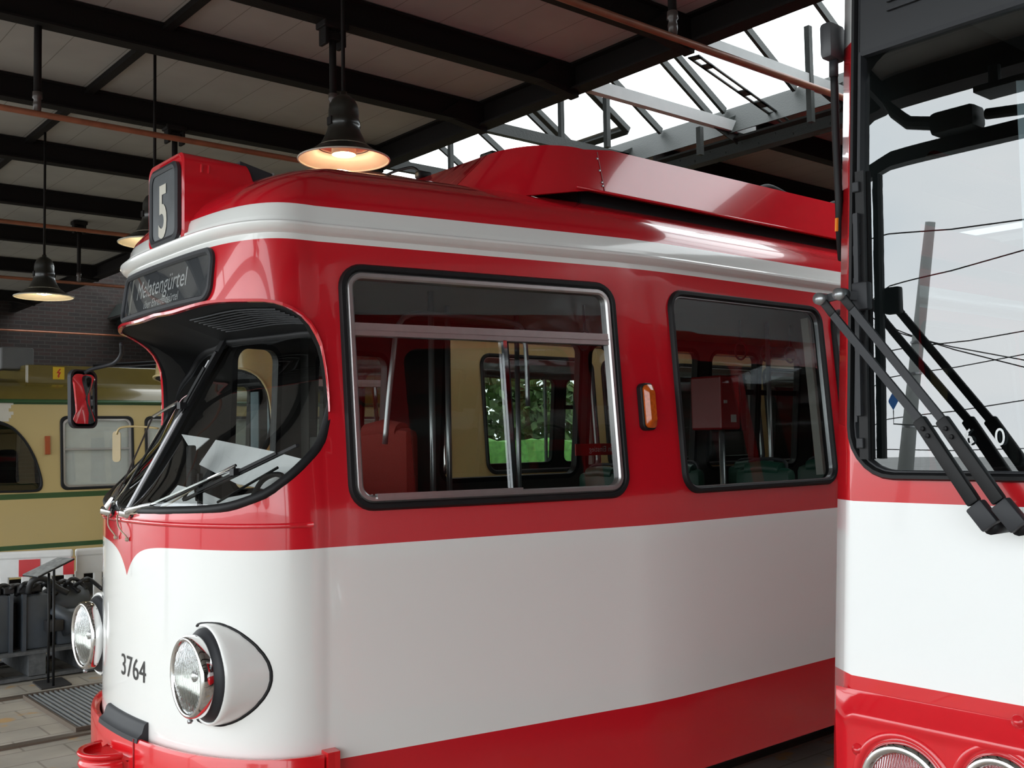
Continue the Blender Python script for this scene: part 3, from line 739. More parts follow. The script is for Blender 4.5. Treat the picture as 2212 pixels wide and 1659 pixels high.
def make_tram(origin, label, paint, roof_paint, gutter_m, front=True):
    T = empty('tram', origin, 0, label, 'tram')
    holes = [RIM_ALL]; wins = []
    for x0, x1, k in NEAR_WIN: wins.append((x0, x1, k, 1))
    for x0, x1, k in FAR_WIN: wins.append((x0, x1, k, -1))
    for x0, x1, k, sd in wins:
        z1 = ZW1 if k != 'cab' else 2.60
        holes.append(win_loop(x0, x1, ZW0, z1, sd))
    SH.skin('body_shell', 0.30, 2.95, holes, paint, T)
    # inner lining, with the same openings
    inner_holes = [win_loop(x0, x1, ZW0, ZW1 if k != 'cab' else 2.60, sd) for x0, x1, k, sd in wins]
    rl = [(a, b) for a, b in RIM_ALL]
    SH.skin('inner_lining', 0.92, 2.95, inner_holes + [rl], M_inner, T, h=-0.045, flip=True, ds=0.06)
    ce = MB(); top = [SH.at(q, 2.86, -0.04) for q in [-11.4 + i * 0.2 for i in range(115)]]
    ce.add(top, [tuple(range(len(top)))]); ce.build('cabin_ceiling', mat('cabin_ceiling_lining', (0.16, 0.15, 0.135), 0.6), T)
    fl = MB(); bot = [SH.at(q, 0.93, -0.04) for q in [-11.4 + i * 0.2 for i in range(115)]]
    fl.add(bot, [tuple(range(len(bot)))]); fl.build('cabin_floor', M_innerfloor, T)
    rw = MB(); rw.box((11.35, 0, 1.9), (0.05, 2.3, 2.0)); rw.build('rear_bulkhead', M_inner, T)
    # roof
    ss = [SH.L - 0.35 * i for i in range(int((SH.L - 1.4) / 0.35))] ; base = sorted(ss)
    qs = [-q for q in base[::-1]] + [q * 1.4 / 40 for q in range(-40, 41)] + base
    rings = []; NR = 14
    for k in range(NR + 1):
        ph = math.pi / 2 * k / NR
        row = []
        for q in qs:
            p0 = SH.at(q, 2.95, 0.0); sp = Vector((max(p0.x, 1.45), 0, 2.95))
            if p0.x > 1.45: sp.x = p0.x
            c_ = math.cos(ph) ** 0.92; v = sp + (p0 - sp) * c_; v.z = 2.985 + 0.422 * math.sin(ph) ** 1.05
            row.append(v)
        rings.append(row)
    n_ = len(qs); V = [v for r_ in rings for v in r_]
    F_ = [(k * n_ + i, (k + 1) * n_ + i, (k + 1) * n_ + i + 1, k * n_ + i + 1) for k in range(NR) for i in range(n_ - 1)]
    # mirrored sides meet along the crown: weld
    ro = mesh_obj('roof', V, F_, roof_paint, T, True)
    bm = bmesh.new(); bm.from_mesh(ro.data); bmesh.ops.remove_doubles(bm, verts=bm.verts, dist=1e-4); bmesh.ops.recalc_face_normals(bm, faces=bm.faces)
    zm = sum(f.normal.z for f in bm.faces)
    if zm < 0: bmesh.ops.reverse_faces(bm, faces=bm.faces)
    for f in bm.faces: f.smooth = True
    bm.to_mesh(ro.data); bm.free()
    # rain gutter
    prof = [(-0.01, -0.035), (0.012, -0.032), (0.03, -0.02), (0.042, -0.004), (0.042, 0.006), (0.034, 0.014), (0.022, 0.012), (0.014, 0.02), (0.012, 0.038), (-0.01, 0.04)]
    SH.sweep([(q, 2.945) for q in qs], prof).build('rain_gutter', gutter_m, T, True, True)
    # reveal between opening and glass, black
    V = []; nn = len(RIM_N)
    for a in (1, -1):
        rows = [SH.at(q * a, z, -0.002) for q, z in RIM_N]; gr = [Vector((x, -o * a, z)) for x, o, z in GED]
        k0 = len(V); m1 = [p.lerp(g, 0.5) for p, g in zip(rows, gr)]; V += rows + m1 + gr
        if a == 1: F_ = []
        for b_ in (0, 1):
            for i in range(nn - 1):
                f_ = (k0 + b_ * nn + i, k0 + b_ * nn + i + 1, k0 + (b_ + 1) * nn + i + 1, k0 + (b_ + 1) * nn + i); F_.append(f_)
    mesh_obj('windscreen_hood', V, F_, M_black, T, True)
    # louvres in the soffit of the hood
    lv = MB()
    for j in range(9):
        f0 = 0.22 + j * 0.055
        a_ = []
        for i in range(44, 60, 3):
            r_ = SH.at(RIM_N[i][0], RIM_N[i][1], 0); g_ = Vector((GED[i][0], -GED[i][1], GED[i][2])); a_.append(r_.lerp(g_, f0) - Vector((0, 0, 0.004)))
        lv.tube(a_, 0.004, 5)
    tag(lv.build('hood_louvres', M_rubber2, T), kind='stuff')
    # raised edge strip round the opening
    SH.sweep([p for p in RIM_N[30:]] + [(-a, b) for a, b in RIM_N[-2:28:-1]], [(-0.004, -0.006), (0.016, -0.006), (0.018, 0.006), (-0.004, 0.01)]).build('hood_edge', gutter_m if paint is not PAINT1 else M_red, T)
    # glass, seal, post
    ge = [Vector(p) for p in GED]
    g = MB(); W_ = 10
    for a in (1, -1):
        rows = []
        for i, e in enumerate(ge):
            e = Vector((e.x, -e.y * a, e.z)); P0 = POST_B.lerp(POST_T, i / (len(ge) - 1))
            rows.append([P0.lerp(e, u / W_) + Vector((-0.055, -0.03 * a, 0)) * (4 * (u / W_) * (1 - u / W_)) * (1 - i / len(ge)) for u in range(W_ + 1)])
        k0 = len(g.v); g.v += [v for r_ in rows for v in r_]
        g.f += [(k0 + i * (W_ + 1) + u, k0 + i * (W_ + 1) + u + 1, k0 + (i + 1) * (W_ + 1) + u + 1, k0 + (i + 1) * (W_ + 1) + u) for i in range(len(rows) - 1) for u in range(W_)]
    ws = g.build('windscreen', M_glassf, T, True)
    sl = MB(); lp = [Vector((x - .008, -o, z)) for x, o, z in GED] + [Vector((x - .008, o, z)) for x, o, z in GED[-2:0:-1]]
    sl.tube(lp, 0.021, 10, True); sl.build('windscreen_seal', M_rubber, ws, True)
    off = Vector((-0.014, 0, 0.006))
    MB().bar(POST_B + off, POST_T + off, 0.052, 0.02, (-1, 0, .5)).build('centre_post_rubber', M_rubber, ws)
    MB().bar(POST_B + off * 1.9, POST_B.lerp(POST_T, 0.87) + off * 1.9, 0.026, 0.012, (-1, 0, .5)).build('centre_post', M_strip, ws)
    # side windows
    for x0, x1, k, sd in wins:
        z1 = ZW1 if k != 'cab' else 2.60
        L0 = win_loop(x0, x1, ZW0, z1, sd); LS = win_loop(x0, x1, ZW0, z1, sd, d=0.022); LI = win_loop(x0, x1, ZW0, z1, sd, d=-0.012)
        w = SH.ring(LS, LI, -0.048, 0.008, None, 0.022).build('side_window', M_rubber, T, auto=True)
        if k == 'slider':
            A = win_loop(x0, x1, ZW0, z1, sd, d=-0.012); B = win_loop(x0, x1, ZW0, z1, sd, d=-0.043)
            SH.ring(A, B, -0.03, 0.010, None, 0.018).build('window_frame', M_alu, w, auto=True)
            s0, s1 = SH.s_x(x0) + .04, SH.s_x(x1) - .04
            SH.block(s0, 2.477, s1, 2.533, -.02, 0.012).build('cross_rail', M_alu, w)
            SH.block(s0, 2.500, s1, 2.506, .012, 0.016).build('cross_rail_groove', M_alu, w)
            sm = SH.s_x(x0 + .79)
            SH.block(sm - .015, ZW0 + .02, sm + .005, 2.48, -.01, 0.012, None, 1).build('sliding_stile', M_chrome, w)
            SH.block(sm + .005, ZW0 + .02, sm + .02, 2.48, -.02, 0.0, None, 1).build('sliding_stile_seal', M_rubber, w)
            SH.block(s0 + .06, ZW0 + .028, sm + .03, ZW0 + .05, .0, 0.028).build('slide_rail', M_alu, w)
            SH.pane(B, -0.012).build('pane', M_glass, w)
        else:
            if k == 'bar': SH.block((SH.s_x(x0) + .02) * sd, 2.40, (SH.s_x(x1) - .02) * sd, 2.45, -.03, 0.006).build('cross_rail', M_rubber, w)
            if sd > 0:
                A = win_loop(x0, x1, ZW0, z1, sd, d=-0.010); B = win_loop(x0, x1, ZW0, z1, sd, d=-0.018)
                SH.ring(A, B, -0.02, 0.004).build('window_trim', M_steel, w)
                hw = MB(); p1 = SH.at(SH.s_x(x1) - .03, ZW0 + .04, -.07); p2 = SH.at(SH.s_x(x1) - .03, z1 - .04, -.07)
                hw.bar(p1, p2, .03, .05); hw.build('inner_jamb', M_ceil_in, w)
            SH.pane(LI, -0.008).build('pane', M_glass, w)
    # underframe and wheels, dark below the skirt
    uf = MB().box((6.6, 0, 0.5), (9.2, 1.9, 0.36)); uf.build('underframe', M_iron, T)
    for x in (2.6, 4.4, 8.9, 10.7):
        wh = MB()
        for yy in (-0.72, 0.72): wh.lathe([(0.0, yy - .07), (0.30, yy - .07), (0.33, yy - .05), (0.33, yy + .06), (0.35, yy + .07), (0.0, yy + .07)], (x, 0, 0.367), (0, 1, 0), 32)
        wh.tube([(x, -.8, .367), (x, .8, .367)], 0.05).build('wheelset', M_iron, T)
    return T

PAINT1 = band_paint('red_and_white_body_paint', [0.69, 1.57, 2.885], [RED, WHITE, RED, WHITE], 0.16, 0.7, vee=(1, 0.15, 0.10))
ROOF1 = band_paint('red_and_white_roof_paint', [3.045], [WHITE, RED], 0.16, 0.7)
T1 = make_tram(O1, 'red and white round-nosed tram with number 5 box and glossy red roof', PAINT1, ROOF1, M_white)

# --- details of the front tram -------------------------------------------------
def rel(px, py, axis, val): return at(px, py, axis, val) - O1
# ledge under the windscreen
SH.sweep([(q * 0.04, 1.672) for q in range(-28, 29)], [(-0.004, -0.012), (0.006, -0.012), (0.010, 0), (0.004, 0.008), (-0.004, 0.010)]).build('belt_ledge', M_red, T1, True)
# number on the nose
SH.letters('fleet_number', '3764', -0.070, 0.966, 0.100, mat('black_lettering', (0.02, 0.02, 0.02), .4), T1, 0.003, 1.06)
# headlamps in teardrop housings
for sd, nm in ((1, 'near'), (-1, 'far')):
    oc = 0.655 * sd; zc = 1.06; V = []; n_ = 72
    xs = (0.115, 0.15)
    def shell_x(o, z):  # x of the shell at offset o, height z
        lo, hi = 0.0, 1.3
        ao = abs(o)
        if ao >= SH.co:
            return 0.5 + (ao - SH.co) / (SH.bo_slope)
        return SH.cx * (1 - (1 - (ao / SH.co) ** SH.n) ** (1 / SH.n))
    SH.bo_slope = 0.169
    front = []; back = []; seal = []
    for k in range(n_):
        a = 2 * math.pi * k / n_; cy, cz = math.cos(a), math.sin(a)
        front.append(Vector((0.088, -oc + cy * 0.188, zc + cz * 0.196)))
        # walk back along a slightly flaring ruling until it reaches the shell
        x = 0.088
        while x < 1.0:
            fl_ = 1 + 0.42 * (x - 0.088)
            y = -oc + cy * 0.200 * fl_; z = zc + cz * 0.208 * (1 + 0.1 * (x - 0.088))
            if shell_x(y, z) <= x: break
            x += 0.004
        back.append(Vector((x + 0.004, y, z)))
    hm_ = MB(); rings = [[f_ + Vector((0.012, 0, 0)) for f_ in [Vector((p.x, -oc + (p.y + oc) * .97, zc + (p.z - zc) * .97)) for p in front]], front]
    for t_ in (0.03, 0.08, 0.2, .4, .6, .8, 1.0):
        row = []
        for f_, b_ in zip(front, back):
            g_ = 1 + 0.075 * math.sin(min(1, t_ * 6) * math.pi / 2) * (1 - t_)
            p = f_.lerp(b_, t_); row.append(Vector((p.x, -oc + (p.y + oc) * (1 + 0.055 * (1 - (1 - min(1, t_ * 8)) ** 2) * (1 - t_)), zc + (p.z - zc) * (1 + 0.055 * (1 - (1 - min(1, t_ * 8)) ** 2) * (1 - t_)))))
        rings.append(row)
    V = [v for r_ in rings for v in r_]; F_ = [(i * n_ + k, i * n_ + (k + 1) % n_, (i + 1) * n_ + (k + 1) % n_, (i + 1) * n_ + k) for i in range(len(rings) - 1) for k in range(n_)]
    hous = mesh_obj('headlamp', V, F_, M_white, T1, True)
    MB().tube([p + Vector((0, 0, 0)) for p in back], 0.009, 8, True).build('housing_seal', M_rubber, hous, True)
    og = Vector((0.0, -oc, zc))
    MB().lathe([(0.190, 0.100), (0.190, 0.086), (0.180, 0.074), (0.165, 0.060), (0.160, 0.045), (0.150, 0.045)], og, (1, 0, 0), 64).build('rubber_ring', M_rubber2, hous, True)
    MB().lathe([(0.164, 0.060), (0.168, 0.05), (0.168, 0.020), (0.164, 0.010), (0.158, 0.004), (0.150, 0.004), (0.143, 0.012), (0.141, 0.03)], og, (1, 0, 0), 64).build('chrome_bezel', M_chrome, hous, True)
    # fluted lens with reflector bowl behind
    lens = MB(); NRr, NA = 12, 60
    V = []; 
    for i in range(NRr + 1):
        for k in range(NA):
            rr_ = 0.143 * i / NRr; a = 2 * math.pi * k / NA
            y = rr_ * math.cos(a); z = rr_ * math.sin(a)
            x = -0.012 + 0.03 * (rr_ / 0.143) ** 2 + 0.0018 * math.sin(y * 260)
            V.append(Vector((x, y - oc, z + zc)))
    lens.add(V, [(i * NA + k, (i + 1) * NA + k, (i + 1) * NA + (k + 1) % NA, i * NA + (k + 1) % NA) for i in range(NRr) for k in range(NA)])
    lens.build('lens', glass('lamp_lens', (0.95, 0.96, 0.95), 0.16, 0.12, flute=True), hous, True)
    MB().lathe([(0.142, 0.018), (0.125, 0.05), (0.09, 0.085), (0.04, 0.105), (0.0, 0.108)], og, (1, 0, 0), 48).build('reflector_bowl', mat('reflector_silver', (.82, .83, .80), .16, 1.0), hous, True)
    MB().lathe([(0.0, 0.03), (0.022, 0.035), (0.03, 0.06), (0.02, 0.1)], og, (1, 0, 0), 24).build('bulb_cap', M_chrome, hous, True)
    MB().lathe([(0.0, -.004), (0.009, -.003), (0.01, .01), (0.0, .02)], og + Vector((0.02, 0, -0.178)), (1, 0, 0), 12).build('bezel_screw', M_steel, hous, True)

# bumper band round the nose, standing off on the far side, with bracket plate at its end
bz0, bz1 = 0.30, 0.735
pth = [(q, 0.5) for q in [-1.35 + 0.03 * i for i in range(84)]]
def bump_profile(): return [(0.012, bz0 - 0.5), (0.05, bz0 - 0.5), (0.052, bz1 - 0.515), (0.046, bz1 - 0.50), (0.034, bz1 - 0.5), (0.028, bz1 - 0.52), (0.012, bz1 - 0.52)]
bp_ = SH.sweep(pth, bump_profile()).build('front_bumper', M_redrib, T1, True, True)
SH.block(1.15, 0.30, 1.21, 0.742, 0.0, 0.062, None, 2).build('end_bracket', M_redrib, bp_)
b2 = MB()
for z in (0.40, 0.66): b2.lathe([(0.0, .01), (0.008, .008), (0.010, 0)], SH.at(1.18, z, 0.060), SH.Nrm(1.18, z), 10)
b2.build('bracket_screws', M_steel, bp_)
# seam of the bumper near the coupling cover
SH.block(0.205, 0.30, 0.213, 0.735, 0.05, 0.0555, None, 1).build('bumper_seam', mat('deep_red_joint', (.25, .005, .008), .4), bp_)
# rubber pad on top of the bumper
pad = SH.sweep([(q * 0.03, 0.74) for q in range(-8, 9)], [(0.0, -0.02), (0.055, -0.02), (0.052, 0.0), (0.030, 0.018), (0.020, 0.050), (0.010, 0.060), (0.0, 0.060)]).build('rubber_pad', M_rubber2, T1, auto=True)
# ribbed coupling cover
cc = MB(); CX_, CY_ = -0.095, -0.03
prof = []
z = 0.665; 
rows = [(0.120, 0.668), (0.142, 0.672), (0.148, 0.662), (0.142, 0.652), (0.125, 0.640)]
zz = 0.640
for i in range(6):
    rows += [(0.125, zz), (0.138, zz - 0.012), (0.144, zz - 0.026), (0.138, zz - 0.040), (0.125, zz - 0.052)]; zz -= 0.062
rows += [(0.12, 0.26)]
V = []; F_ = []; NA = 40
for r_, h in rows:
    for k in range(NA + 1):
        a = math.pi / 2 + math.pi * k / NA
        V.append(Vector((CX_ + 0.02 + math.cos(a) * r_ * 1.0, CY_ + math.sin(a) * r_ * 0.95, h)))
m_ = NA + 1
F_ = [(i * m_ + k, i * m_ + k + 1, (i + 1) * m_ + k + 1, (i + 1) * m_ + k) for i in range(len(rows) - 1) for k in range(NA)]
cv = mesh_obj('coupling_cover', V, F_, M_redrib, T1, True)
tp = MB(); r_ = 0.125; poly = [Vector((CX_ + 0.02 + math.cos(math.pi / 2 + math.pi * k / 24) * r_, CY_ + math.sin(math.pi / 2 + math.pi * k / 24) * r_ * .95, 0.645)) for k in range(25)]
poly += [Vector((-0.03, CY_ - 0.145, 0.645)), Vector((-0.03, CY_ + 0.145, 0.645))]
tp.prism(poly, (0, 0, 0), (0, 0, -0.012)); tp.build('cover_top', M_redrib, cv)
sd_ = MB()
sd_.prism([(CX_ + .02, CY_ - .124, 0.26), (-0.03, CY_ - .145, 0.26), (-0.03, CY_ - .145, 0.655), (CX_ + .045, CY_ - .13, 0.625), (CX_ + .02, CY_ - .124, 0.645)], (0, 0, 0), (0, 0.012, 0))
sd_.build('cover_cheek', M_redrib, cv)
MB().prism([(CX_ + .02, CY_ + .124, 0.26), (-0.03, CY_ + .145, 0.26), (-0.03, CY_ + .145, 0.655), (CX_ + .02, CY_ + .122, 0.645)], (0, 0, 0), (0, -0.012, 0)).build('cover_cheek', M_redrib, cv)

# destination sign
sg0, sg1, sz0, sz1 = -0.60, 0.575, 2.655, 2.865
Lq = lambda d: densify(rrect(sg0, sz0, sg1, sz1, 0.055, d=d), 0.06)
sgn = SH.ring(Lq(0.018), Lq(-0.012), -0.01, 0.012, None, 0.02).build('destination_sign', M_rubber2, T1, auto=True)
SH.pane(densify(rrect(sg0, sz0, sg1, sz1, .05), .06), 0.001).build('roller_blind', mat('dark_grey_blind', (0.02, 0.022, 0.026), 0.5), sgn)
MW = mat('off_white_lettering', (0.62, 0.63, 0.62), 0.5)
SH.letters('destination_lettering', 'Melatengürtel', -0.36, 2.736, 0.092, MW, sgn, 0.003, 0.98)
SH.letters('destination_lettering', 'über Ehrenfeldgürtel', -0.22, 2.678, 0.043, MW, sgn, 0.003, 0.95)
SH.block(-0.485, 2.66, -0.455, 2.86, 0.001, 0.0025, None, 1).build('blind_edge_strip', mat('pale_strip', (.35, .34, .30), .5), sgn)
SH.pane(densify(rrect(sg0, sz0, sg1, sz1, .05), .06), 0.008).build('sign_glass', glass('sign_glass', (.92, .94, .95), .16), sgn)

# number box on the roof front
bx = MB(); x0 = 0.165; yb0, yb1 = -0.235, 0.185; zb0, zb1 = 2.945, 3.375
def box_sec(x, zt, zb, ins=0.0):
    l_ = rrect(yb0 + ins, zb, yb1 - ins, zt, 0.055, n=6)
    return [Vector((x, a, b)) for a, b in l_]
secs = [box_sec(0.178, zb1 - 0.02, zb0 + 0.02, 0.02), box_sec(0.165, zb1 - .008, zb0 + .008, 0.008), box_sec(0.175, zb1, zb0), box_sec(0.48, zb1 - 0.01, 3.0)]
k_ = len(secs[0]); V = [v for s_ in secs for v in s_]
# slanted rear edge
F_ = [(i * k_ + j, i * k_ + (j + 1) % k_, (i + 1) * k_ + (j + 1) % k_, (i + 1) * k_ + j) for i in range(len(secs) - 1) for j in range(k_)]
F_.append(tuple(range(k_)))
rear = []
for (v) in secs[-1]:
    rear.append(Vector((0.48 + 0.14 * (3.375 - v.z) / 0.39, v.y, v.z)))
V += rear; F_ += [(3 * k_ + j, 3 * k_ + (j + 1) % k_, 4 * k_ + (j + 1) % k_, 4 * k_ + j) for j in range(k_)]; F_.append(tuple(4 * k_ + j for j in range(k_))[::-1])
nb = mesh_obj('number_box', V, F_, M_red, T1)
bm = bmesh.new(); bm.from_mesh(nb.data); bmesh.ops.recalc_face_normals(bm, faces=bm.faces)
for f in bm.faces: f.smooth = True
for e in bm.edges:
    if len(e.link_faces) == 2 and e.calc_face_angle(0) > R(30): e.smooth = False
bm.to_mesh(nb.data); bm.free()
rb = MB().prism([(0.46, yb0 + .02, 3.372), (0.46, yb0 + .02, 3.30), (0.60, yb0 + .02, 3.12), (0.63, yb0 + .02, 3.12), (0.63, yb0 + .02, 3.335), (0.56, yb0 + .02, 3.35)], (0, 0, 0), (0, yb1 - yb0 - .04, 0)).build('rear_cover', M_rubber2, nb)
MB().box((0.633, (yb0 + yb1) / 2, 3.23), (0.008, yb1 - yb0 - .03, 0.22)).build('rear_cover_edge', M_alu, nb)
# glass of the number box with rubber surround
def yz_ring(lo, li, xs_):
    mb = MB(); n_ = len(lo); loops = [[Vector((xs_[0], *p)) for p in lo], [Vector((xs_[1], *p)) for p in lo], [Vector((xs_[2], (p[0] + q[0]) / 2, (p[1] + q[1]) / 2)) for p, q in zip(lo, li)], [Vector((xs_[1], *p)) for p in li], [Vector((xs_[0], *p)) for p in li]]
    mb.add([v for l_ in loops for v in l_], [(a * n_ + i, a * n_ + (i + 1) % n_, ((a + 1) % 5) * n_ + (i + 1) % n_, ((a + 1) % 5) * n_ + i) for a in range(5) for i in range(n_)]); return mb
A = rrect(yb0 + .04, zb0 + .02, yb1 - .035, zb1 - .035, .055); B = rrect(yb0 + .07, zb0 + .05, yb1 - .065, zb1 - .065, .04)
yz_ring(A, B, (0.175, 0.158, 0.150)).build('box_seal', M_rubber2, nb, auto=True)
MB().add([Vector((0.162, *p)) for p in B], [tuple(range(len(B)))]).build('number_plate', mat('smoky_plate', (0.055, 0.062, 0.068), .35, var=.35, scale=7), nb)
tv, tf = text_geo('5', 0.255 / 0.73, 0.66, bold=0.008)
MB().add([Vector((0.159, 0.045 - v.x, zb0 + .062 + v.y)) for v in tv], tf).build('route_number', mat('ivory_lettering', (.52, .49, .42), .5), nb)
lg = MB()
for x in (0.255, 0.29): lg.box((x, yb0 - .002, 3.30), (0.008, 0.012, 0.04), None, .003)
lg.build('box_lugs', M_red, nb)

# roof fairing round the equipment: side wall, rounded corner, front wall, other side
def fairing():
    yF, xF, rad = -0.83, 1.80, 0.42
    pl = [(10.8, -0.83)]
    for i in range(40): pl.append((10.8 - (10.8 - xF - rad) * (i + 1) / 40, -0.83))
    for i in range(1, 11): a = -math.pi / 2 - math.pi / 2 * i / 10; pl.append((xF + rad + rad * math.cos(a), yF + rad + rad * math.sin(a)))
    for i in range(1, 10): pl.append((xF, yF + rad + (0.83 * 2 - 2 * rad) * i / 10))
    pl += [(x, -y) for x, y in pl[51 - 1::-1][:51]]
    V = []; n_ = len(pl)
    for th in (0, 1):
        for (x, y) in pl:
            tf_ = min(1, max(0, (x - xF) / 0.9))
            top = 3.60 + (0.03 if x > 2.4 else 0.0) * 1 - 0.0
            edge = 0
            bot = 3.36 if x > xF + 0.02 else 3.36
            # the front wall leans back over the roof, forming a slope
            slope = 1 - min(1, max(0, (x - xF) / rad))
            ins = 0.03 if th else 0
            sy = 1 if y < 0 else -1
            bx_ = x - 0.45 * slope * (1 - abs(y) / 1.3); 
            V.append(Vector((bx_ + ins * slope, y + ins * sy * (1 - slope), bot - 0.10 * slope)))
            V.append(Vector((x + 0.06 * slope + ins * slope, y * (1 - 0.02 - 0.048 * (1 - slope)) + ins * sy * (1 - slope), top)))
    F_ = []
    for i in range(n_ - 1):
        F_ += [(2 * i, 2 * i + 2, 2 * i + 3, 2 * i + 1), (2 * n_ + 2 * i, 2 * n_ + 2 * i + 1, 2 * n_ + 2 * i + 3, 2 * n_ + 2 * i + 2), (2 * i + 1, 2 * i + 3, 2 * n_ + 2 * i + 3, 2 * n_ + 2 * i + 1), (2 * i, 2 * n_ + 2 * i, 2 * n_ + 2 * i + 2, 2 * i + 2)]
    o = mesh_obj('roof_fairing', V, F_, M_red, T1)
    bm = bmesh.new(); bm.from_mesh(o.data); bmesh.ops.recalc_face_normals(bm, faces=bm.faces)
    for f in bm.faces: f.smooth = True
    for e in bm.edges:
        if len(e.link_faces) == 2 and e.calc_face_angle(0) > R(40): e.smooth = False
    bm.to_mesh(o.data); bm.free()
    MB().box((2.32, -0.803, 3.485), (0.006, 0.004, 0.24), Matrix.Rotation(-.23, 3, 'X')).build('fairing_joint', mat('deep_red_joint', RED), o)
    rv = MB()
    for z in (3.56, 3.49, 3.42, 3.40): rv.lathe([(0.0, 0.005), (0.006, 0.004), (0.007, 0)], (2.31, -0.832 + (z - 3.36) * .235, z), (0, -1, .23), 10)
    rv.build('fairing_rivets', M_steel, o)
    MB().tube([(2.1, -0.838, 3.362), (4, -0.838, 3.362), (10.8, -0.838, 3.362)], 0.007, 8).build('fairing_lip', M_red, o, True)
    MB().box((6.6, -0.75, 3.37), (8.8, 0.03, 0.2)).box((2.2, 0, 3.39), (.03, 1.5, .2)).build('fairing_blocker', M_black, o)  # black boards placed to block bright streaks below the fairing
fairing()
# roof equipment seen above the fairing
re_ = MB()
re_.box((5.2, -0.25, 3.58), (1.3, 0.6, 0.16), None, .03).box((3.9, -0.2, 3.56), (0.9, 0.5, 0.12), None, .03)
for z in range(12): re_.box((4.6 + z * 0.1, -0.25, 3.675), (0.03, 0.5, 0.03))
re_.build('resistor_boxes', M_black, T1)
hs = MB()
for i, (x, y) in enumerate(((4.15, -.5), (4.55, -.42), (5.0, -.5))):
    hs.tube(smooth_curve([(x, y, 3.52), (x - .02, y, 3.66), (x + .12, y, 3.74), (x + .38, y - .02, 3.68), (x + .56, y - .04, 3.58), (x + .6, y - .04, 3.45)], 5), 0.026, 10)
hs.build('roof_hoses', M_black, T1, True)
pg = MB(); pg.tube([(2.5, -.35, 3.64), (4.2, -.5, 3.66), (7.5, -.6, 3.70)], 0.02).tube([(2.6, .35, 3.64), (7.5, .5, 3.7)], 0.02).tube([(4.0, -.55, 3.62), (4.0, .55, 3.62)], 0.025)
pg.build('pantograph_tubes', M_black, T1, True)
an = MB(); a0 = rel(1065, 340, 0, 3.62); 
an.box((1.9, 0.30, 3.63), (0.10, 0.06, 0.05), None, .015).tube(smooth_curve([(1.95, .42, 3.69), (1.94, .50, 3.73), (1.9, .70, 3.72), (1.88, .80, 3.66), (1.88, .82, 3.58)], 5), 0.009, 8)
an.build('aerial_socket', M_rubber, T1, True)
MB().box((2.0, -0.28, 3.625), (0.16, 0.12, 0.05), None, .015).build('front_terminal', M_rubber, T1)
gh = MB(); gh.tube([(1.64, -.10, 3.415), (1.67, -.06, 3.44), (1.7, .02, 3.415)], .012); gh.build('grab_hook', M_rubber, T1)

# orange side indicator
t_ = SH.s_x(2.20)
ind = SH.ring(rrect(t_ - .045, 2.045, t_ + .045, 2.285, .03), rrect(t_ - .03, 2.06, t_ + .03, 2.27, .02), 0.0, 0.03, None, .035).build('side_indicator', M_rubber, T1)
mb = MB(); lo = rrect(t_ - .036, 2.055, t_ + .036, 2.275, .025); n_ = len(lo)
li = rrect(t_ - .02, 2.085, t_ + .02, 2.245, .015)
mb.add([SH.at(*p, .02) for p in lo] + [SH.at(*p, .045) for p in lo] + [SH.at(*p, .065) for p in li], [(a * n_ + i, a * n_ + (i + 1) % n_, (a + 1) * n_ + (i + 1) % n_, (a + 1) * n_ + i) for a in range(2) for i in range(n_)] + [tuple(2 * n_ + i for i in range(n_))])
mb.build('indicator_lens', M_orange, ind)

# windscreen wipers: a folding link arm and blade on each side of the post
def wiper(piv, elbow, tip, bl0, bl1, nm):
    w = MB().lathe([(0.0, .05), (0.018, .045), (0.02, .01), (0.028, 0), (0.0, 0)], piv, (-1, 0, .3), 16).tube([piv, piv + Vector((-.02, 0, .01)), piv + (elbow - piv) * .3], [0.016, 0.02, 0.011], 8).build('wiper', M_chrome, T1, True)
    MB().bar(piv + (elbow - piv) * .25, elbow, .012, .008).tube([elbow, elbow.lerp(tip, .5), tip], 0.007, 8).build('wiper_arm', M_chrome if nm else M_chrome, w)
    MB().tube([piv + Vector((-.0, -.03, -.01)), piv.lerp(tip, .5) + Vector((-.02, -.02, -.02)), tip + Vector((-.005, 0, -.01))], 0.006, 8).build('link_rod', M_rubber, w, True)
    MB().bar(bl0, bl1, .022, .012).bar(bl0.lerp(bl1, .15) + Vector((-.014, 0, .005)), bl0.lerp(bl1, .85) + Vector((-.014, 0, .005)), .012, .012).box(bl0.lerp(bl1, .5) + Vector((-.02, 0, .008)), (.03, .04, .03)).build('wiper_blade', M_rubber, w)
    MB().tube(smooth_curve([piv + Vector((.0, .02, -.02)), piv + Vector((-.02, .0, .0)), piv.lerp(tip, .35) + Vector((-.03, 0, -.05)), piv.lerp(tip, .8) + Vector((-.015, 0, -.01))], 5), 0.004, 6).build('washer_hose', mat('beige_hose', (.35, .30, .22), .5), w, True)
W1 = rel(278, 1108, 0, 1.70); T1p = rel(515, 1010, 0, 1.985)
wiper(Vector((0.0, -0.03, 1.70)), rel(450, 1035, 0, 1.90), rel(510, 1005, 0, 1.98), rel(398, 1080, 0, 1.86), rel(643, 962, 0, 2.10), 0)
wiper(Vector((0.0, 0.22, 1.70)), rel(330, 900, 0, 1.90), rel(385, 868, 0, 2.0), rel(335, 998, 0, 1.90), rel(468, 760, 0, 2.08), 1)
hz_ = MB()
for y0, y1 in ((0.10, -.02), (0.22, 0.13)): hz_.tube(smooth_curve([(-0.01, y0, 1.69), (-0.025, (y0 + y1) / 2, 1.64), (-0.012, y1, 1.60), (-0.005, y1, 1.585)], 4), 0.004, 6).lathe([(0, .012), (.008, .01), (.01, 0)], (-.004, y1, 1.585), (-1, 0, 0), 10)
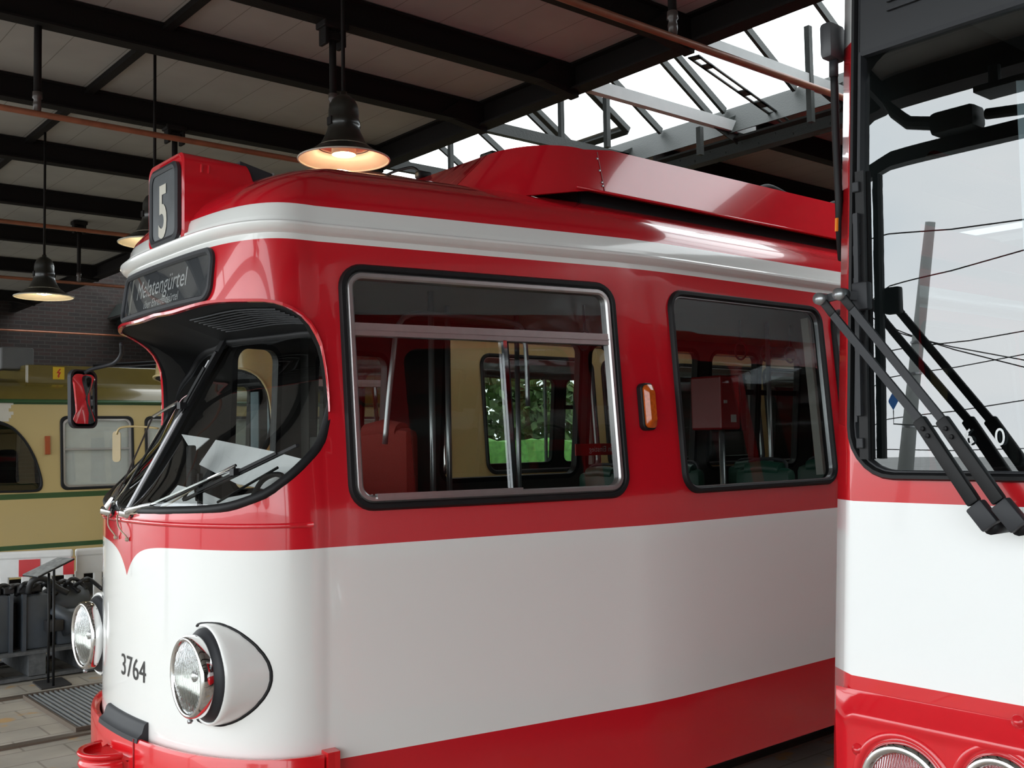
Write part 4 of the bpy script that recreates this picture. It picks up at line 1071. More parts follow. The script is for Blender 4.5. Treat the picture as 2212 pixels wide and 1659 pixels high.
hz_.build('washer_nozzle', mat('beige_hose', CREAM), T1, True)

# wing mirror on a bent arm at the far side
mr = MB().tube(smooth_curve([rel(262, 742, 1, 5.72), rel(262, 765, 1, 5.80), rel(245, 785, 1, 5.92), rel(200, 797, 1, 6.0), rel(182, 806, 1, 6.02)], 5), 0.011, 10).build('wing_mirror', M_rubber2, T1, True)
mc = rel(181, 862, 1, 6.02); nrm = Vector((0.46, -0.88, 0.02)).normalized(); ux = nrm.cross(Vector((0, 0, 1))).normalized(); uz = ux.cross(nrm)
if ux.x < 0: ux = -ux
lo = rrect(-0.098, -0.165, 0.098, 0.165, .045)
V = [mc + ux * a * f_ + uz * b * g_ - nrm * d_ for f_, g_, d_ in ((.86, .94, -.004), (1, 1, -.004), (1, 1, .02), (.75, .85, .045)) for a, b in lo]; n_ = len(lo)
MB().add(V, [(a * n_ + i, a * n_ + (i + 1) % n_, (a + 1) * n_ + (i + 1) % n_, (a + 1) * n_ + i) for a in range(3) for i in range(n_)] + [tuple(3 * n_ + i for i in range(n_))]).build('mirror_housing', M_rubber2, mr)
V = []
for f_ in (0.87, 0.5, 0.01):
    for a, b in lo: V.append(mc + ux * a * f_ + uz * b * (f_ * .97 + .0) + nrm * (0.0 + 0.012 * (1 - f_ ** 2)))
MB().add(V, [(a * n_ + i, a * n_ + (i + 1) % n_, (a + 1) * n_ + (i + 1) % n_, (a + 1) * n_ + i) for a in range(2) for i in range(n_)]).build('mirror_glass', mat('mirror_silver', (.9, .9, .9), .02, 1.0, var=0), mr, True)

# cab and saloon fittings seen through the glass
def seat(c, w, h, mate, label, yaw=0.0, rail=True, name='passenger_seat'):
    t = MB(); rt = Matrix.Rotation(yaw, 3, 'Z'); c = Vector(c)
    o = MB().box(c + rt @ Vector((0, 0, 0.02)), (0.45, w, 0.1), rt, .03).build(name, mate, T1, auto=True)
    MB().box(c + rt @ Vector((0.22, 0, h / 2)), (0.10, w, h), rt, .05 if name != 'driver_seat' else .045).tube([c + rt @ Vector((.22, -w * .30, h * .97)), c + rt @ Vector((.22, 0, h * 1.0)), c + rt @ Vector((.22, w * .30, h * .97))], .05, 12).build('seat_back', mate, o, auto=True)
    MB().box(c + rt @ Vector((0, 0, -0.22)), (0.12, 0.3, 0.38), rt).build('seat_pedestal', M_black, o)
    if rail: MB().tube(smooth_curve([c + rt @ Vector((.24, -w / 2 + .06, h - .02)), c + rt @ Vector((.25, -w / 2 + .1, h + .05)), c + rt @ Vector((.25, w / 2 - .1, h + .05)), c + rt @ Vector((.24, w / 2 - .06, h - .02))], 5), .011, 8).build('grab_rail', M_rubber2, o, True)
    return o
M_redf = mat('red_seat_fabric', (0.17, 0.016, 0.009), 0.9, bump=.4, bscale=200); M_greenv = mat('green_seat_vinyl', (0.008, 0.055, 0.035), 0.45)
seat((1.02, -0.28, 1.42), 0.46, 0.66, M_redf, '', 0.1, False, 'driver_seat')
for x in (3.75, 4.45, 5.2, 6.0): seat((x, -0.62, 1.30), 0.44, 0.50, M_greenv, '')
for x in (3.6, 4.5, 5.4): seat((x, 0.75, 1.30), 0.44, 0.46, M_greenv, '')
po = MB()
for x, y in ((1.62, -0.15), (2.05, 0.28), (2.75, 0.45), (3.1, -0.30), (3.75, 0.3), (4.55, -0.25)):
    po = MB().tube([(x, y, 0.93), (x, y, 2.84)], 0.017, 12).build('grab_pole', M_steel, T1, True)
MB().tube(smooth_curve([(1.05, -.55, 2.0), (1.1, -.55, 2.4), (1.2, -.5, 2.63), (1.5, -.45, 2.67), (1.95, -.4, 2.67), (2.1, -.38, 2.6), (2.12, -.38, 2.2)], 5), .014, 8).build('cab_rail', M_steel, T1, True)
pt = MB().box((1.45, 0.45, 1.5), (0.04, 1.0, 1.1)).box((1.45, 0.93, 2.2), (0.05, .10, 1.3)).box((1.40, 0.35, 2.2), (0.04, .05, 1.3)).build('cab_partition', M_inner, T1)
tm = MB().box((3.80, -0.36, 2.235), (0.20, 0.26, 0.36), None, .015).build('ticket_machine', mat('red_machine_paint', (.20, .006, .007), .4), T1)
MB().box((3.93, -0.36, 2.235), (0.06, 0.27, 0.38), None, .01).build('machine_back', M_black, tm)
MB().box((3.82, -0.494, 2.13), (0.05, 0.006, 0.05)).box((3.74, -0.494, 2.24), (0.03, 0.006, 0.02)).build('machine_slots', M_ceil_in, tm)
MB().tube([(3.86, -0.36, 0.93), (3.86, -0.36, 2.06)], .02).build('machine_post', M_steel, tm, True)
# dashboard and steering gear
MB().box((0.42, 0.0, 1.50), (0.42, 1.5, 0.22), None, .05).box((0.62, 0.1, 1.25), (.3, 1.3, .6), None, .05).build('dashboard', M_black, T1)
MB().lathe([(0.16, 0), (0.175, .01), (0.185, 0), (0.175, -.01), (0.16, 0)], (0.72, -.30, 1.68), (-.35, 0, 1), 32).box((0.72, -.30, 1.67), (.3, .03, .015)).tube([(0.72, -.3, 1.67), (0.6, -.3, 1.5)], .02).build('controller_wheel', M_rubber, T1, True)
MB().box((0.52, 0.26, 1.78), (0.06, .16, .34), None, .02).tube([(0.5, .26, 1.6), (0.5, .26, 1.75)], .015).build('route_equipment', M_black, T1)
def slant(px_, py_, off=0.12):      # point on the raked plane above the dashboard, x = .25 + .62 (z - 1.75)
    d = ray(px_, py_); A_0 = CP - O1; k_ = 0.62
    t = (0.25 + off - k_ * 1.75 - A_0.x + k_ * A_0.z) / (d.x - k_ * d.z); return A_0 + d * t
M_flatwhite = mat('matt_white', (.80, .81, .82), .7)  # flat white stand-ins for unidentified white shapes behind the windscreen
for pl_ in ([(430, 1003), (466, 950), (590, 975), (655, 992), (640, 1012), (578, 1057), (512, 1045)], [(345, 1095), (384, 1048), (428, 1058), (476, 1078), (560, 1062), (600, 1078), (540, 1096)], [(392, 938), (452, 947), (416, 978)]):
    MB().prism([slant(*q) for q in pl_], (0, 0, 0), (.003, 0, -.003)).build('white_shape', M_flatwhite, T1)['label'] = 'flat white shape set slanted behind the windscreen'
eq = MB().box(slant(413, 1010, .03), (.03, .07, .22), None, .01).box(slant(432, 1060, .03), (.02, .02, .16)).tube([slant(395, 1080, .03), slant(420, 1040, .03), slant(425, 1080, .03)], .007).tube([slant(470, 1085, .05), slant(600, 1010, .06)], .006).build('dash_equipment', M_black, T1)
MB().tube([slant(x, y, .06) for x, y in smooth_curve([(545, 1075), (565, 1040), (592, 1025), (612, 1030), (615, 1050)], 4)], .012, 8).build('controller_rim', M_black, T1, True)
kb = MB().box((4.02, 0.98, 1.93), (0.5, 0.01, 0.09)).build('notice_plate', mat('red_notice', (.45, .02, .02), .5), T1)
tv, tf = text_geo('Kein Einstieg', 0.045 / .73)
MB().add([Vector((4.23 - v.x, 0.973, 1.912 + v.y)) for v in tv], tf).build('notice_lettering', MW, kb)
for x in (2.75, 2.95, 3.2, 4.3, 4.6, 4.9, 5.5):
    MB().tube([(x, -.2, 2.84), (x, -.2, 2.68)], .008, 6).build('hanging_strap', M_rubber, T1).data
    so = MB().tube([(x + .0 * math.cos(a), -.2 + .05 * math.cos(a), 2.62 + .06 * math.sin(a)) for a in [2 * math.pi * k / 16 for k in range(16)]], .008, 6, True).build('strap_loop', M_rubber, [c for c in T1.children if c.name.startswith('hanging_strap')][-1])


# ================================================================ THE CREAM TRAM BEHIND (same build, other livery)
PAINT4 = band_paint('cream_body_paint', [0.66, 0.72, 1.60, 1.67, 2.90], [CREAM, GREEN, CREAM, GREEN, CREAM, GREEN], 0.22, 0.4)
ROOF4 = band_paint('olive_roof_paint', [3.02], [GREEN, OLIVE], 0.3, 0.3)
M_creamm = mat('cream_paint', CREAM, 0.3, coat=.3)
T4 = make_tram(O1 + Vector((1.55, 3.58, 0)), 'cream round-nosed tram seen through the windows of the red tram', PAINT4, ROOF4, M_creamm)
for h in [c for c in T1.children if c.name.startswith('headlamp')]: copy_tree(h, T4)
mr = MB().tube(smooth_curve([(0.35, .95, 2.18), (0.20, 1.08, 2.20), (0.08, 1.16, 2.19), (.05, 1.18, 2.13)], 5), .010, 8).build('wing_mirror', M_creamm, T4, True)
mb = MB(); lo = rrect(-.035, -.14, .035, .14, .03)
rt = Matrix.Rotation(R(62), 3, 'Z')
mb.prism([rt @ Vector((0, a, b)) + Vector((.05, 1.18, 2.02)) for a, b in lo], (0, 0, 0), rt @ Vector((.03, 0, 0))).build('mirror_housing', M_creamm, mr)
for x in (0.75, 0.45, 0.15, -.15, -.45, -.75):
    cu_ = MB(); n_ = 14
    V = [Vector((0.62 + 0.02 * math.sin(i * 2.2), x + .12 * (i / n_ - .5), z)) for z in (1.75, 2.45) for i in range(n_ + 1)]
    cu_.add(V, [(i, i + 1, n_ + 2 + i, n_ + 1 + i) for i in range(n_)])
    if abs(x) > .3: cu_.build('cab_curtain', mat('blue_grey_curtain', (.30, .38, .42), .8), T4, True)

# ================================================================ FURTHER CREAM TRAM WITH OLIVE ROOF
O3 = Vector((2.35, 15.55, 0))
SH_old = SH
SH3 = Shell(cx=0.9, co=1.12, n=2.4, bx=2.6, bo=1.2, L=8.6, lean=0.06, leanx=0.12, zr=1.5)
T3 = empty('tram', O3, 0, 'cream tram with olive roof and grey-blinded windows at far left', 'tram')
PAINT3 = band_paint('cream_and_green_body_paint', [0.72, 0.78, 1.37, 1.44, 2.60], [CREAM, GREEN, CREAM, GREEN, CREAM, GREEN], 0.25, 0.4)
def px3(x, y):
    p = at(x, y, 1, 14.36) - O3
    return (SH3.s_x(p.x) if p.x > SH3.cx else p.x + .55, p.z)
q_ = smooth_curve([px3(2, 912), px3(30, 924), px3(56, 950), px3(76, 985), px3(88, 1022), px3(91, 1045), px3(84, 1058), px3(60, 1061), px3(10, 1062)], 4)
a0 = q_[0][0] - .35
qloop = [(a, b) for a, b in q_] + [(a0, q_[-1][1]), (a0 - .05, q_[-1][1] + .1), (a0 - .05, q_[0][1] - .1), (a0, q_[0][1])]
qloop = densify(qloop, .12)
wl3 = []
w0 = px3(137, 903)[0]; wz0, wz1 = px3(140, 1055)[1], px3(140, 902)[1]
for k in range(5): wl3.append(densify(rrect(w0 + k * 1.12, wz0, w0 + k * 1.12 + .92, wz1, .08), .2))
fl3 = [[(-a, b) for a, b in l_] for l_ in [qloop] + wl3]
SH3.skin('body_shell', 0.35, 2.65, [qloop] + wl3 + fl3, PAINT3, T3)
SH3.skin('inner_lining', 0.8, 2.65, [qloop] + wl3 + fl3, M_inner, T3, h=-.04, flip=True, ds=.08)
for k, l_ in enumerate([qloop] + wl3 + fl3):
    n_ = len(l_); c = (sum(p[0] for p in l_) / n_, sum(p[1] for p in l_) / n_)
    def sc(f_): return [(c[0] + (p[0] - c[0]) * f_, c[1] + (p[1] - c[1]) * f_) for p in l_]
    w = SH3.ring(sc(1.05), sc(.97), -.03, .012, None, .02).build('side_window', M_rubber, T3)
    if 0 < k < 6:
        SH3.ring(sc(.97), sc(.92), -.03, .006).build('window_frame', M_alu, w)
        SH3.pane(sc(.97), -.03).build('window_blind', mat('pale_grey_blind', (.78, .76, .74), .6), w)
        s0 = min(p[0] for p in l_) + .03; s1 = max(p[0] for p in l_) - .03
        zc_ = wz0 + .55 * (wz1 - wz0); SH3.block(s0, zc_ - .012, s1, zc_ + .012, -.02, .008).build('cross_rail', M_alu, w)
    SH3.pane(sc(.98), -.012).build('pane', M_glass, w)
rings = []; qs = [-8.4 + .3 * i for i in range(24)] + [-1.2 + .06 * i for i in range(41)] + [1.5 + .3 * i for i in range(24)]
for k in range(9):
    ph = math.pi / 2 * k / 8; row = []
    for q in qs:
        p0 = SH3.at(q, 2.65, 0); sp = Vector((max(p0.x, 1.5), 0, 0)); v = sp + (p0 - sp) * math.cos(ph) ** .9; v.z = 2.65 + .34 * math.sin(ph); row.append(v)
    rings.append(row)
n_ = len(qs)
mesh_obj('roof', [v for r_ in rings for v in r_], [(k * n_ + i, k * n_ + i + 1, (k + 1) * n_ + i + 1, (k + 1) * n_ + i) for k in range(8) for i in range(n_ - 1)], mat('olive_roof', OLIVE, .25, coat=.4), T3, True)
SH3.sweep([(q, 2.64) for q in qs], [(-.01, -.03), (.03, -.02), (.035, .0), (.02, .02), (-.01, .03)]).build('rain_gutter', mat('green_paint', GREEN, .3), T3, True)
MB().box((4.9, -.72, 3.02), (6.6, .03, .26), None, .01).box((4.9, .72, 3.02), (6.6, .03, .26), None, .01).box((1.6, 0, 3.02), (.03, 1.44, .26), None, .01).build('roof_fairing', mat('olive_roof', OLIVE), T3)
MB().box((1.55, -.3, 3.25), (.42, .3, .3), None, .02).build('roof_resistor', mat('dull_grey_box', (.10, .10, .10), .6), T3)
p = at(128, 806, 1, 14.78) - O3
ws_ = MB().box((p.x, -.742, p.z), (.15, .006, .17)).build('warning_sticker', mat('yellow_sticker', (.60, .38, .01), .5), T3)
MB().prism([(p.x + a, -.746, p.z + b) for a, b in ((.01, .06), (-.03, .0), (.0, .0), (-.02, -.05), (-.005, -.045), (-.01, -.07), (.015, -.045), (.005, -.04), (.03, .015), (.0, .015), (.03, .06))], (0, 0, 0), (0, -.002, 0)).build('lightning_mark', mat('red_mark', (.45, .02, .01), .5), ws_)
p = px3(105, 962); 
SH3.block(p[0] - .03, p[1] - .12, p[0] + .03, p[1] + .12, 0, .035, None, 1).build('side_indicator', mat('dull_orange_lens', (.35, .07, .02), .3), T3)
pt = MB(); zf0, zf1 = px3(20, 910)[1], px3(20, 867)[1]; sf0 = px3(-30, 880)[0]
for i in range(6):
    z = zf0 + (zf1 - zf0) * i / 6; SH3.block(sf0, z, px3(24 + 5 * ((i * 7) % 3), 880)[0], z + (zf1 - zf0) / 6, 0, .004, pt, 3)
pt.build('filler_patch', mat('pale_filler', (.55, .52, .45), .6), T3)
pw = MB(); pw.tube([(2.6, -.3, 3.2), (5.0, -.35, 3.42), (7.2, -.3, 3.2)], .02).tube([(3.0, .3, 3.2), (5.2, .35, 3.45), (7.5, .3, 3.2)], .02).box((4.8, 0, 3.12), (3.5, .8, .1))
pw.build('folded_pantograph', M_black, T3)
MB().box((4.2, 0, .45), (7, 1.9, .4)).build('underframe', M_iron, T3)

# ================================================================ THE RIGHT-HAND TRAM
O2 = Vector((2.75, 0.50, 0))
S2 = Shell(cx=0.4, co=1.360, n=26, bx=2.0, bo=1.360, L=8.0, lean=0.056, leanx=0.0, zr=1.0)
T2 = empty('tram', O2, 0, 'large square-fronted red and white tram cut off by the right edge', 'tram')
PAINT2 = band_paint('red_and_white_front_paint', [1.296, 1.808, 3.19], [(0.60, .012, .02), (.84, .85, .85), (.56, .01, .016), (.78, .80, .80)], 0.15, 0.7)
GL, GR_ = -1.268, 1.268
oloop = densify(rrect(GL, 1.878, GR_, 3.46, 0.15), .12)
w2 = [densify(rrect(S2.s_x(.45) + 1.35 * k, 1.75, S2.s_x(.45) + 1.2 + 1.35 * k, 2.95, .1), .2) for k in range(5)]
w2 += [[(-a, b) for a, b in l_] for l_ in w2]
S2.skin('body_shell', 0.35, 3.55, [oloop] + w2, PAINT2, T2)
for l_ in w2:
    w = S2.pane(l_, -.02).build('side_window', glass('dark_side_glass', (.25, .26, .26), .04), T2)

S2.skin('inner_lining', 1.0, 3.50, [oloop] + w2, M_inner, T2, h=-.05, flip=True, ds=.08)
bk = MB().box((3.0, 0, 2.2), (.05, 2.5, 2.6)).box((4.0, 0, 3.45), (7.4, 2.4, .05)).box((4.0, 0, 0.98), (7.4, 2.4, .05)).build('cab_interior', mat('cab_grey', (.22, .23, .23), .6), T2)
V = [S2.at(q, 3.55, 0) for q in [-S2.L + S2.L * i / 90 for i in range(181)]]; V2 = [Vector((v.x + .25 * max(0, 1 - v.x / .6), v.y * .7, 3.72)) for v in V]; n_ = len(V)
mesh_obj('roof', V + V2, [(i, i + 1, n_ + i + 1, n_ + i) for i in range(n_ - 1)] + [tuple(n_ + i for i in range(n_))], mat('grey_roof', (.3, .3, .3), .5), T2)
sin_ = lambda d: densify(rrect(GL, 1.878, GR_, 3.46, 0.15, d=d), .12)
sl2 = S2.ring(sin_(0.006), sin_(-.014), -.03, .014, None, .024).build('windscreen_seal', M_rubber, T2, auto=True)
S2.ring(sin_(-.014), sin_(-.022), -.03, .008, None, .012).build('seal_inner_lip', M_rubber2, sl2, auto=True)
S2.pane(densify(rrect(GL + .021, 1.899, GR_ - .021, 3.12, .13), .12), -.004).build('windscreen', M_glassb, T2)
tp = S2.block(GL + .02, 3.13, GR_ - .02, 3.41, -.02, .010, None, 12).build('vent_panel', mat('satin_black_panel', (.014, .015, .018), .35), T2)
S2.block(GL + .02, 3.118, GR_ - .02, 3.132, -.01, .016, None, 12).build('panel_bead', M_rubber2, tp)
for j in range(5): S2.block(GL + .12, 3.225 + j * .026, GL + .55, 3.233 + j * .026, .010, .020, None, 8).build('vent_slat', M_rubber2, tp)
S2.block(GL + .022, 2.04, GL + .032, 3.12, -.01, .02, None, 1).build('side_channel', M_rubber2, sl2)
# raised ledge bumper with slanting end
def ledge():
    prof = [(0, 1.256), (0.006, 1.246), (.038, 1.208), (.044, 1.200), (.046, 1.192), (.044, 1.182), (.038, 1.172), (.036, 1.155), (.036, .60), (0, .60)]
    path = [-1.315, -1.280, -1.255, -1.225] + [-1.15 + .1 * i for i in range(24)] + [1.24, 1.33]
    V = []
    for i, q in enumerate(path):
        f_ = {0: 0.0, 1: .55, 2: .9}.get(i, 1.0) if i < 3 else (0.0 if i == len(path) - 1 else 1)
        dz = {0: .0, 1: -.01, 2: -.015}.get(i, 0)
        V += [S2.at(q, z + (dz if h else 0), max(.002, h * f_)) for h, z in prof]
    k = len(prof)
    F_ = [(i * k + j, i * k + (j + 1) % k, (i + 1) * k + (j + 1) % k, (i + 1) * k + j) for i in range(len(path) - 1) for j in range(k)]
    o = mesh_obj('ledge_bumper', V, F_, mat('bright_red_paint', (0.60, .012, .02), .16, coat=.6), T2)
    bm = bmesh.new(); bm.from_mesh(o.data); bmesh.ops.recalc_face_normals(bm, faces=bm.faces)
    for e in bm.edges:
        if len(e.link_faces) == 2 and e.calc_face_angle(0) > R(50): e.smooth = False
    for f in bm.faces: f.smooth = True
    bm.to_mesh(o.data); bm.free(); return o
lb = ledge()
for (px_, py_, rad, nm) in ((1942, 1712, .112, 'large round headlamp with chrome ring'), (2152, 1722, .085, 'smaller round lamp with chrome ring')):
    p = at(px_, py_, 0, 2.69) - O2
    o = MB().lathe([(rad + .022, .012), (rad + .016, -.004), (rad + .004, -.014), (rad - .006, -.010), (rad - .014, .0), (rad - .018, .02)], (-.042, p.y, p.z), (1, 0, 0), 64).build('headlamp', M_chrome, T2, True)
    MB().lathe([(rad - .014, .002), (rad * .6, -.012), (0, -.018)], (-.042, p.y, p.z), (1, 0, 0), 48).build('lens', glass('lamp_lens'), o, True)
    MB().lathe([(rad - .014, .01), (rad * .8, .04), (rad * .4, .07), (0, .075)], (-.042, p.y, p.z), (1, 0, 0), 48).build('reflector_bowl', mat('reflector_silver', (.8, .8, .8)), o, True)
    MB().lathe([(rad + .05, .010), (rad + .042, -.001), (rad + .030, .0), (rad + .020, .01)], (-.042, p.y, p.z), (1, 0, 0), 64).build('moulded_rim', mat('bright_red_paint', RED), o, True)
for px_, py_ in ((1845, 1622), (2192, 1562)):
    p = at(px_, py_, 0, 2.695) - O2
    MB().lathe([(0, -.010), (.008, -.009), (.010, -.003), (.016, -.002), (.018, .004)], (-.040, p.y, p.z), (1, 0, 0), 20).build('bumper_stud', mat('bright_red_paint', RED), T2, True)
# fleet digits on the glass
for ch, px_ in (('6', 2081), ('0', 2149)):
    p = at(px_, 962, 0, 2.745) - O2; tv, tf = text_geo(ch, .048 / .73, .9)
    MB().add([Vector((-.006, p.y - v.x, p.z + v.y)) for v in tv], tf).build('windscreen_digit', mat('white_lettering', (.85, .87, .88), .5), T2)
# long twin-arm wipers
def r2(px_, py_, X): return at(px_, py_, 0, X) - O2
XW = 2.62
for k, pts in enumerate(([(1774, 646), (1800, 680), (1985, 905), (1997, 922), (2106, 1088), (2106, 1090), (2144, 1138)], [(1816, 636), (1842, 668), (2034, 905), (2048, 925), (2160, 1084), (2160, 1086), (2205, 1140)])):
    P_ = [r2(x, y, XW) for i, (x, y) in enumerate(pts)]
    w = MB().bar(P_[1], P_[2], .022, .010, (1, 0, 0)).build('wiper', M_rubber2, T2)
    for (a_, b_, w_, nm) in ((P_[0], P_[1], .026, 'arm_tip'), (P_[2], P_[4], .036, 'arm_sleeve'), (P_[5], P_[6], .050, 'pivot_cover')):
        mb = MB(); d = (b_ - a_); L_ = d.length; d.normalize(); c_ = (a_ + b_) / 2
        xx = Vector((1, 0, 0)); zz_ = xx.cross(d).normalized(); xx = d.cross(zz_)
        rt = Matrix((xx, d, zz_)).transposed()
        mb.box(c_, ({'arm_tip': .012, 'arm_sleeve': .026, 'pivot_cover': .034}[nm], L_, w_), rt, .006).build(nm, M_rubber if nm != 'pivot_cover' else M_rubber2, w, auto=True)
    MB().lathe([(0, -.02), (.017, -.018), (.019, 0), (.019, .02), (0, .022)], P_[0], (1, 0, 0), 20).build('arm_pivot', M_steel, w, True)
    for i in (2, 3): MB().lathe([(0, -.022), (.006, -.020), (.007, -.012)], P_[i].lerp(P_[4], .12), (1, 0, 0), 10).build('arm_bolt', M_rubber, w)
    MB().tube([P_[6] + Vector((.01, .01, 0)), P_[6] + Vector((.12, .01, 0))], .022, 12).build('wiper_spindle', M_rubber, w, True)
a_ = r2(1776, 647, XW + .01); b_ = r2(1818, 637, XW + .01); c_ = r2(1862, 640, XW + .05)
lk = MB().bar(a_, b_, .022, .012, (1, 0, 0)).bar(b_, c_, .024, .014, (1, 0, 0)).box(c_, (.03, .05, .08), None, .006).build('wiper_link', M_rubber2, T2, auto=True)
bt, bb = r2(1858, 370, XW + .09), r2(1869, 992, XW + .09)
bl = MB().bar(bt, bb, .012, .028, (0, 1, 0)).build('blade_holder', M_rubber, lk)
MB().bar(bt + Vector((.02, -.012, 0)), bb + Vector((.02, -.012, 0)), .016, .010, (0, 1, 0)).build('wiper_rubber', M_black, lk)
cl = MB()
for i in range(9):
    p = bt.lerp(bb, (i + .5) / 9); cl.box(p + Vector((-.008, .008, 0)), (.018, .022, .03), None, .003)
cl.bar(bt.lerp(bb, .15) + Vector((-.02, .004, 0)), bt.lerp(bb, .85) + Vector((-.02, .004, 0)), .01, .014, (0, 1, 0)); cl.build('blade_spring_frame', M_rubber2, lk)
# side camera / mirror head on an arm
mz = MB().box(at(1799, 93, 0, 2.80) - O2, (.09, .045, .115), None, .016).build('mirror_head', mat('grey_black_plastic', (.045, .045, .05), .4), T2, auto=True)
MB().tube([r2(1801, 130, 2.80), r2(1801, 165, 2.80)], .014, 12).build('mirror_socket', M_rubber2, mz, True)
MB().tube(smooth_curve([r2(1802, 160, 2.81), r2(1806, 300, 2.81), r2(1812, 430, 2.81), r2(1814, 500, 2.84), r2(1818, 560, 2.90)], 4), .012, 10).build('mirror_arm', M_rubber, mz, True)
dt = S2.block(-1.345, 2.62, -1.335, 2.66, 0, .006, None, 1).build('marker_reflector', mat('amber_reflector', (.8, .25, .02), .3), T2)
for y0 in (-1.0, -.35, .3):
    V = []; n_ = 40
    for z in (1.75, 3.1): V += [Vector((0.55 + .03 * math.sin(i * .9), y0 + .62 * i / n_, z)) for i in range(n_ + 1)]
    MB().add(V, [(i, i + 1, n_ + 2 + i, n_ + 1 + i) for i in range(n_)]).build('cab_curtain', mat('pale_curtain', (.62, .66, .68), .8), T2, True)
MB().box((4.5, 0, .5), (7, 2.2, .5)).build('underframe', M_iron, T2)

# ================================================================ THINGS ON THE HALL FLOOR, LEFT
# rails
M_rail = mat('worn_rail_steel', (.20, .16, .13), .4, .7)
for y in (4.10, 5.54, 7.65, 9.13, 11.75, 13.2, 14.85, 16.3, -.22, 1.22):
    o = MB().box((12.0, y - .012, .0), (36, .055, .03)).box((12.0, y + .045, .0), (36, .03, .02)).build('rail', M_rail)
    tag(o, {7.65: 'steel rail in the floor nearest the bottom left corner', 9.13: 'steel rail in the floor behind the metal grating', 4.10: 'rail under the near side of the red tram with the number box', 5.54: 'rail under the far side of the red tram with the number box', 11.75: 'rail in the floor behind the plastic barriers', 13.2: 'second rail behind the plastic barriers', 14.85: 'near rail under the far cream tram with the olive roof', 16.3: 'far rail under the cream tram with the olive roof', -.22: 'near rail under the tram cut off at the right', 1.22: 'far rail under the tram cut off at the right'}[y], 'rail', 'tram rails in the hall floor')
# grating
g0, g1, h0, h1 = 2.42, 3.5, 7.74, 9.03
t = empty('floor_grating', ((g0 + g1) / 2, (h0 + h1) / 2, 0), 0, 'ribbed grey metal floor grating between the rails at lower left', 'grating')
MB().box((0, 0, .006), (g1 - g0, h1 - h0, .008)).build('backing', mat('dark_grate_base', (.05, .05, .05), .7), t)
mb = MB(); n_ = 27
for i in range(n_): mb.box((-(g1 - g0) / 2 + .02 + i * (g1 - g0 - .04) / (n_ - 1), 0, .022), (.012, h1 - h0, .025))
tag(mb.build('grating_bars', mat('galvanised_steel', (.30, .31, .31), .45, .5), t), kind='stuff')
MB().box((-(g1 - g0) / 2 - .01, 0, .018), (.02, h1 - h0 + .04, .035)).box(((g1 - g0) / 2 + .01, 0, .018), (.02, h1 - h0 + .04, .035)).box((0, (h1 - h0) / 2 + .01, .018), (g1 - g0, .02, .035)).box((0, -(h1 - h0) / 2 - .01, .018), (g1 - g0, .02, .035)).build('grating_frame', M_rail, t)

# plastic barriers
M_bw = mat('white_plastic', (.70, .70, .70), .45); M_br = mat('red_reflective_panel', (.55, .015, .02), .35)
def barrier(p0, p1, label, reds, z1=1.0):
    a, b = Vector(p0), Vector(p1); L_ = (b - a).length; t = empty('plastic_barrier', a, math.atan2(b.y - a.y, b.x - a.x), label, 'barrier', 'white plastic barriers with red panels')
    MB().box((L_ / 2, 0, .2), (L_, .05, .1), None, .015).build('barrier_foot_rail', M_bw, t)
    MB().box((L_ / 2, 0, z1 - .04), (L_, .06, .08), None, .02).box((L_ / 2, 0, z1 - .155), (L_ - .02, .04, .2), None, .01).build('barrier_rail', M_bw, t)
    n_ = int(L_ / .18)
    for i in range(n_ + 1): MB().box((.04 + i * (L_ - .08) / n_, 0, .48), (.085, .04, .58), None, .012).build('barrier_slat', M_bw, t)
    for r0, r1 in reds: MB().box(((r0 + r1) / 2, -.022, z1 - .165), (r1 - r0, .008, .165)).build('red_panel', M_br, t)
    for x in (.35, L_ - .35): MB().box((x, 0, .06), (.1, .6, .1), None, .02).build('barrier_foot', mat('black_recycled_rubber', (.03, .03, .03), .8), t)
A_ = at(-95, 1197, 2, 1.0); B_ = at(158, 1186, 2, 1.0); A_.z = B_.z = 0
def along(px_): 
    c = at(px_, 1190, 2, 1.0); return (c.to_2d() - A_.to_2d()).length
barrier(A_, B_, 'white plastic barrier with red panels left of the tram nose', [(along(43), along(86)), (along(131), along(152) - .0)])
barrier(B_ + Vector((.05, .10, 0)), B_ + Vector((1.9, -.1, 0)), 'second white plastic barrier, its end meeting the first beside the headlamp', [(.9, 1.2)], .99)

# traction machine on a pallet
t = empty('pallet', (0, 0, 0), 0, 'grey wooden pallet under the dark machine set', 'pallet')
mb = MB(); pa = at(-60, 1420, 1, 9.55); pb = at(232, 1412, 1, 9.55)
W_ = pb.x - pa.x; t.location = ((pa.x + pb.x) / 2, 10.15, 0)
M_pal = mat('grey_weathered_wood', (.085, .09, .095), .8, var=.3, scale=20)
for i in range(6): MB().box((0, -.4 + i * .16, .245), (W_, .12, .03)).build('deck_board', M_pal, t)
for x in (-W_ / 2 + .12, 0, W_ / 2 - .12): MB().box((x, 0, .135), (.14, .9, .19)).build('pallet_block', M_pal, t)
for y in (-.4, .4): MB().box((0, y, .03), (W_, .1, .03)).build('bottom_board', M_pal, t)
M_mc = mat('dark_grey_machine_paint', (.055, .065, .078), .45, var=.25, scale=5); M_md = mat('oily_black_metal', (.018, .018, .02), .5)
t = empty('machine_set', (pa.x, 10.1, .26), 0, 'dark blue-grey machine set with cables standing on the pallet', 'machine')
def mx(px_): return at(px_, 1350, 1, 9.55).x - pa.x
zt_ = at(60, 1290, 1, 9.55).z - .26
MB().box(((mx(-40) + mx(36)) / 2, 0, zt_ / 2), (mx(36) - mx(-40), .7, zt_), None, .02).build('left_casing', M_mc, t, auto=True)
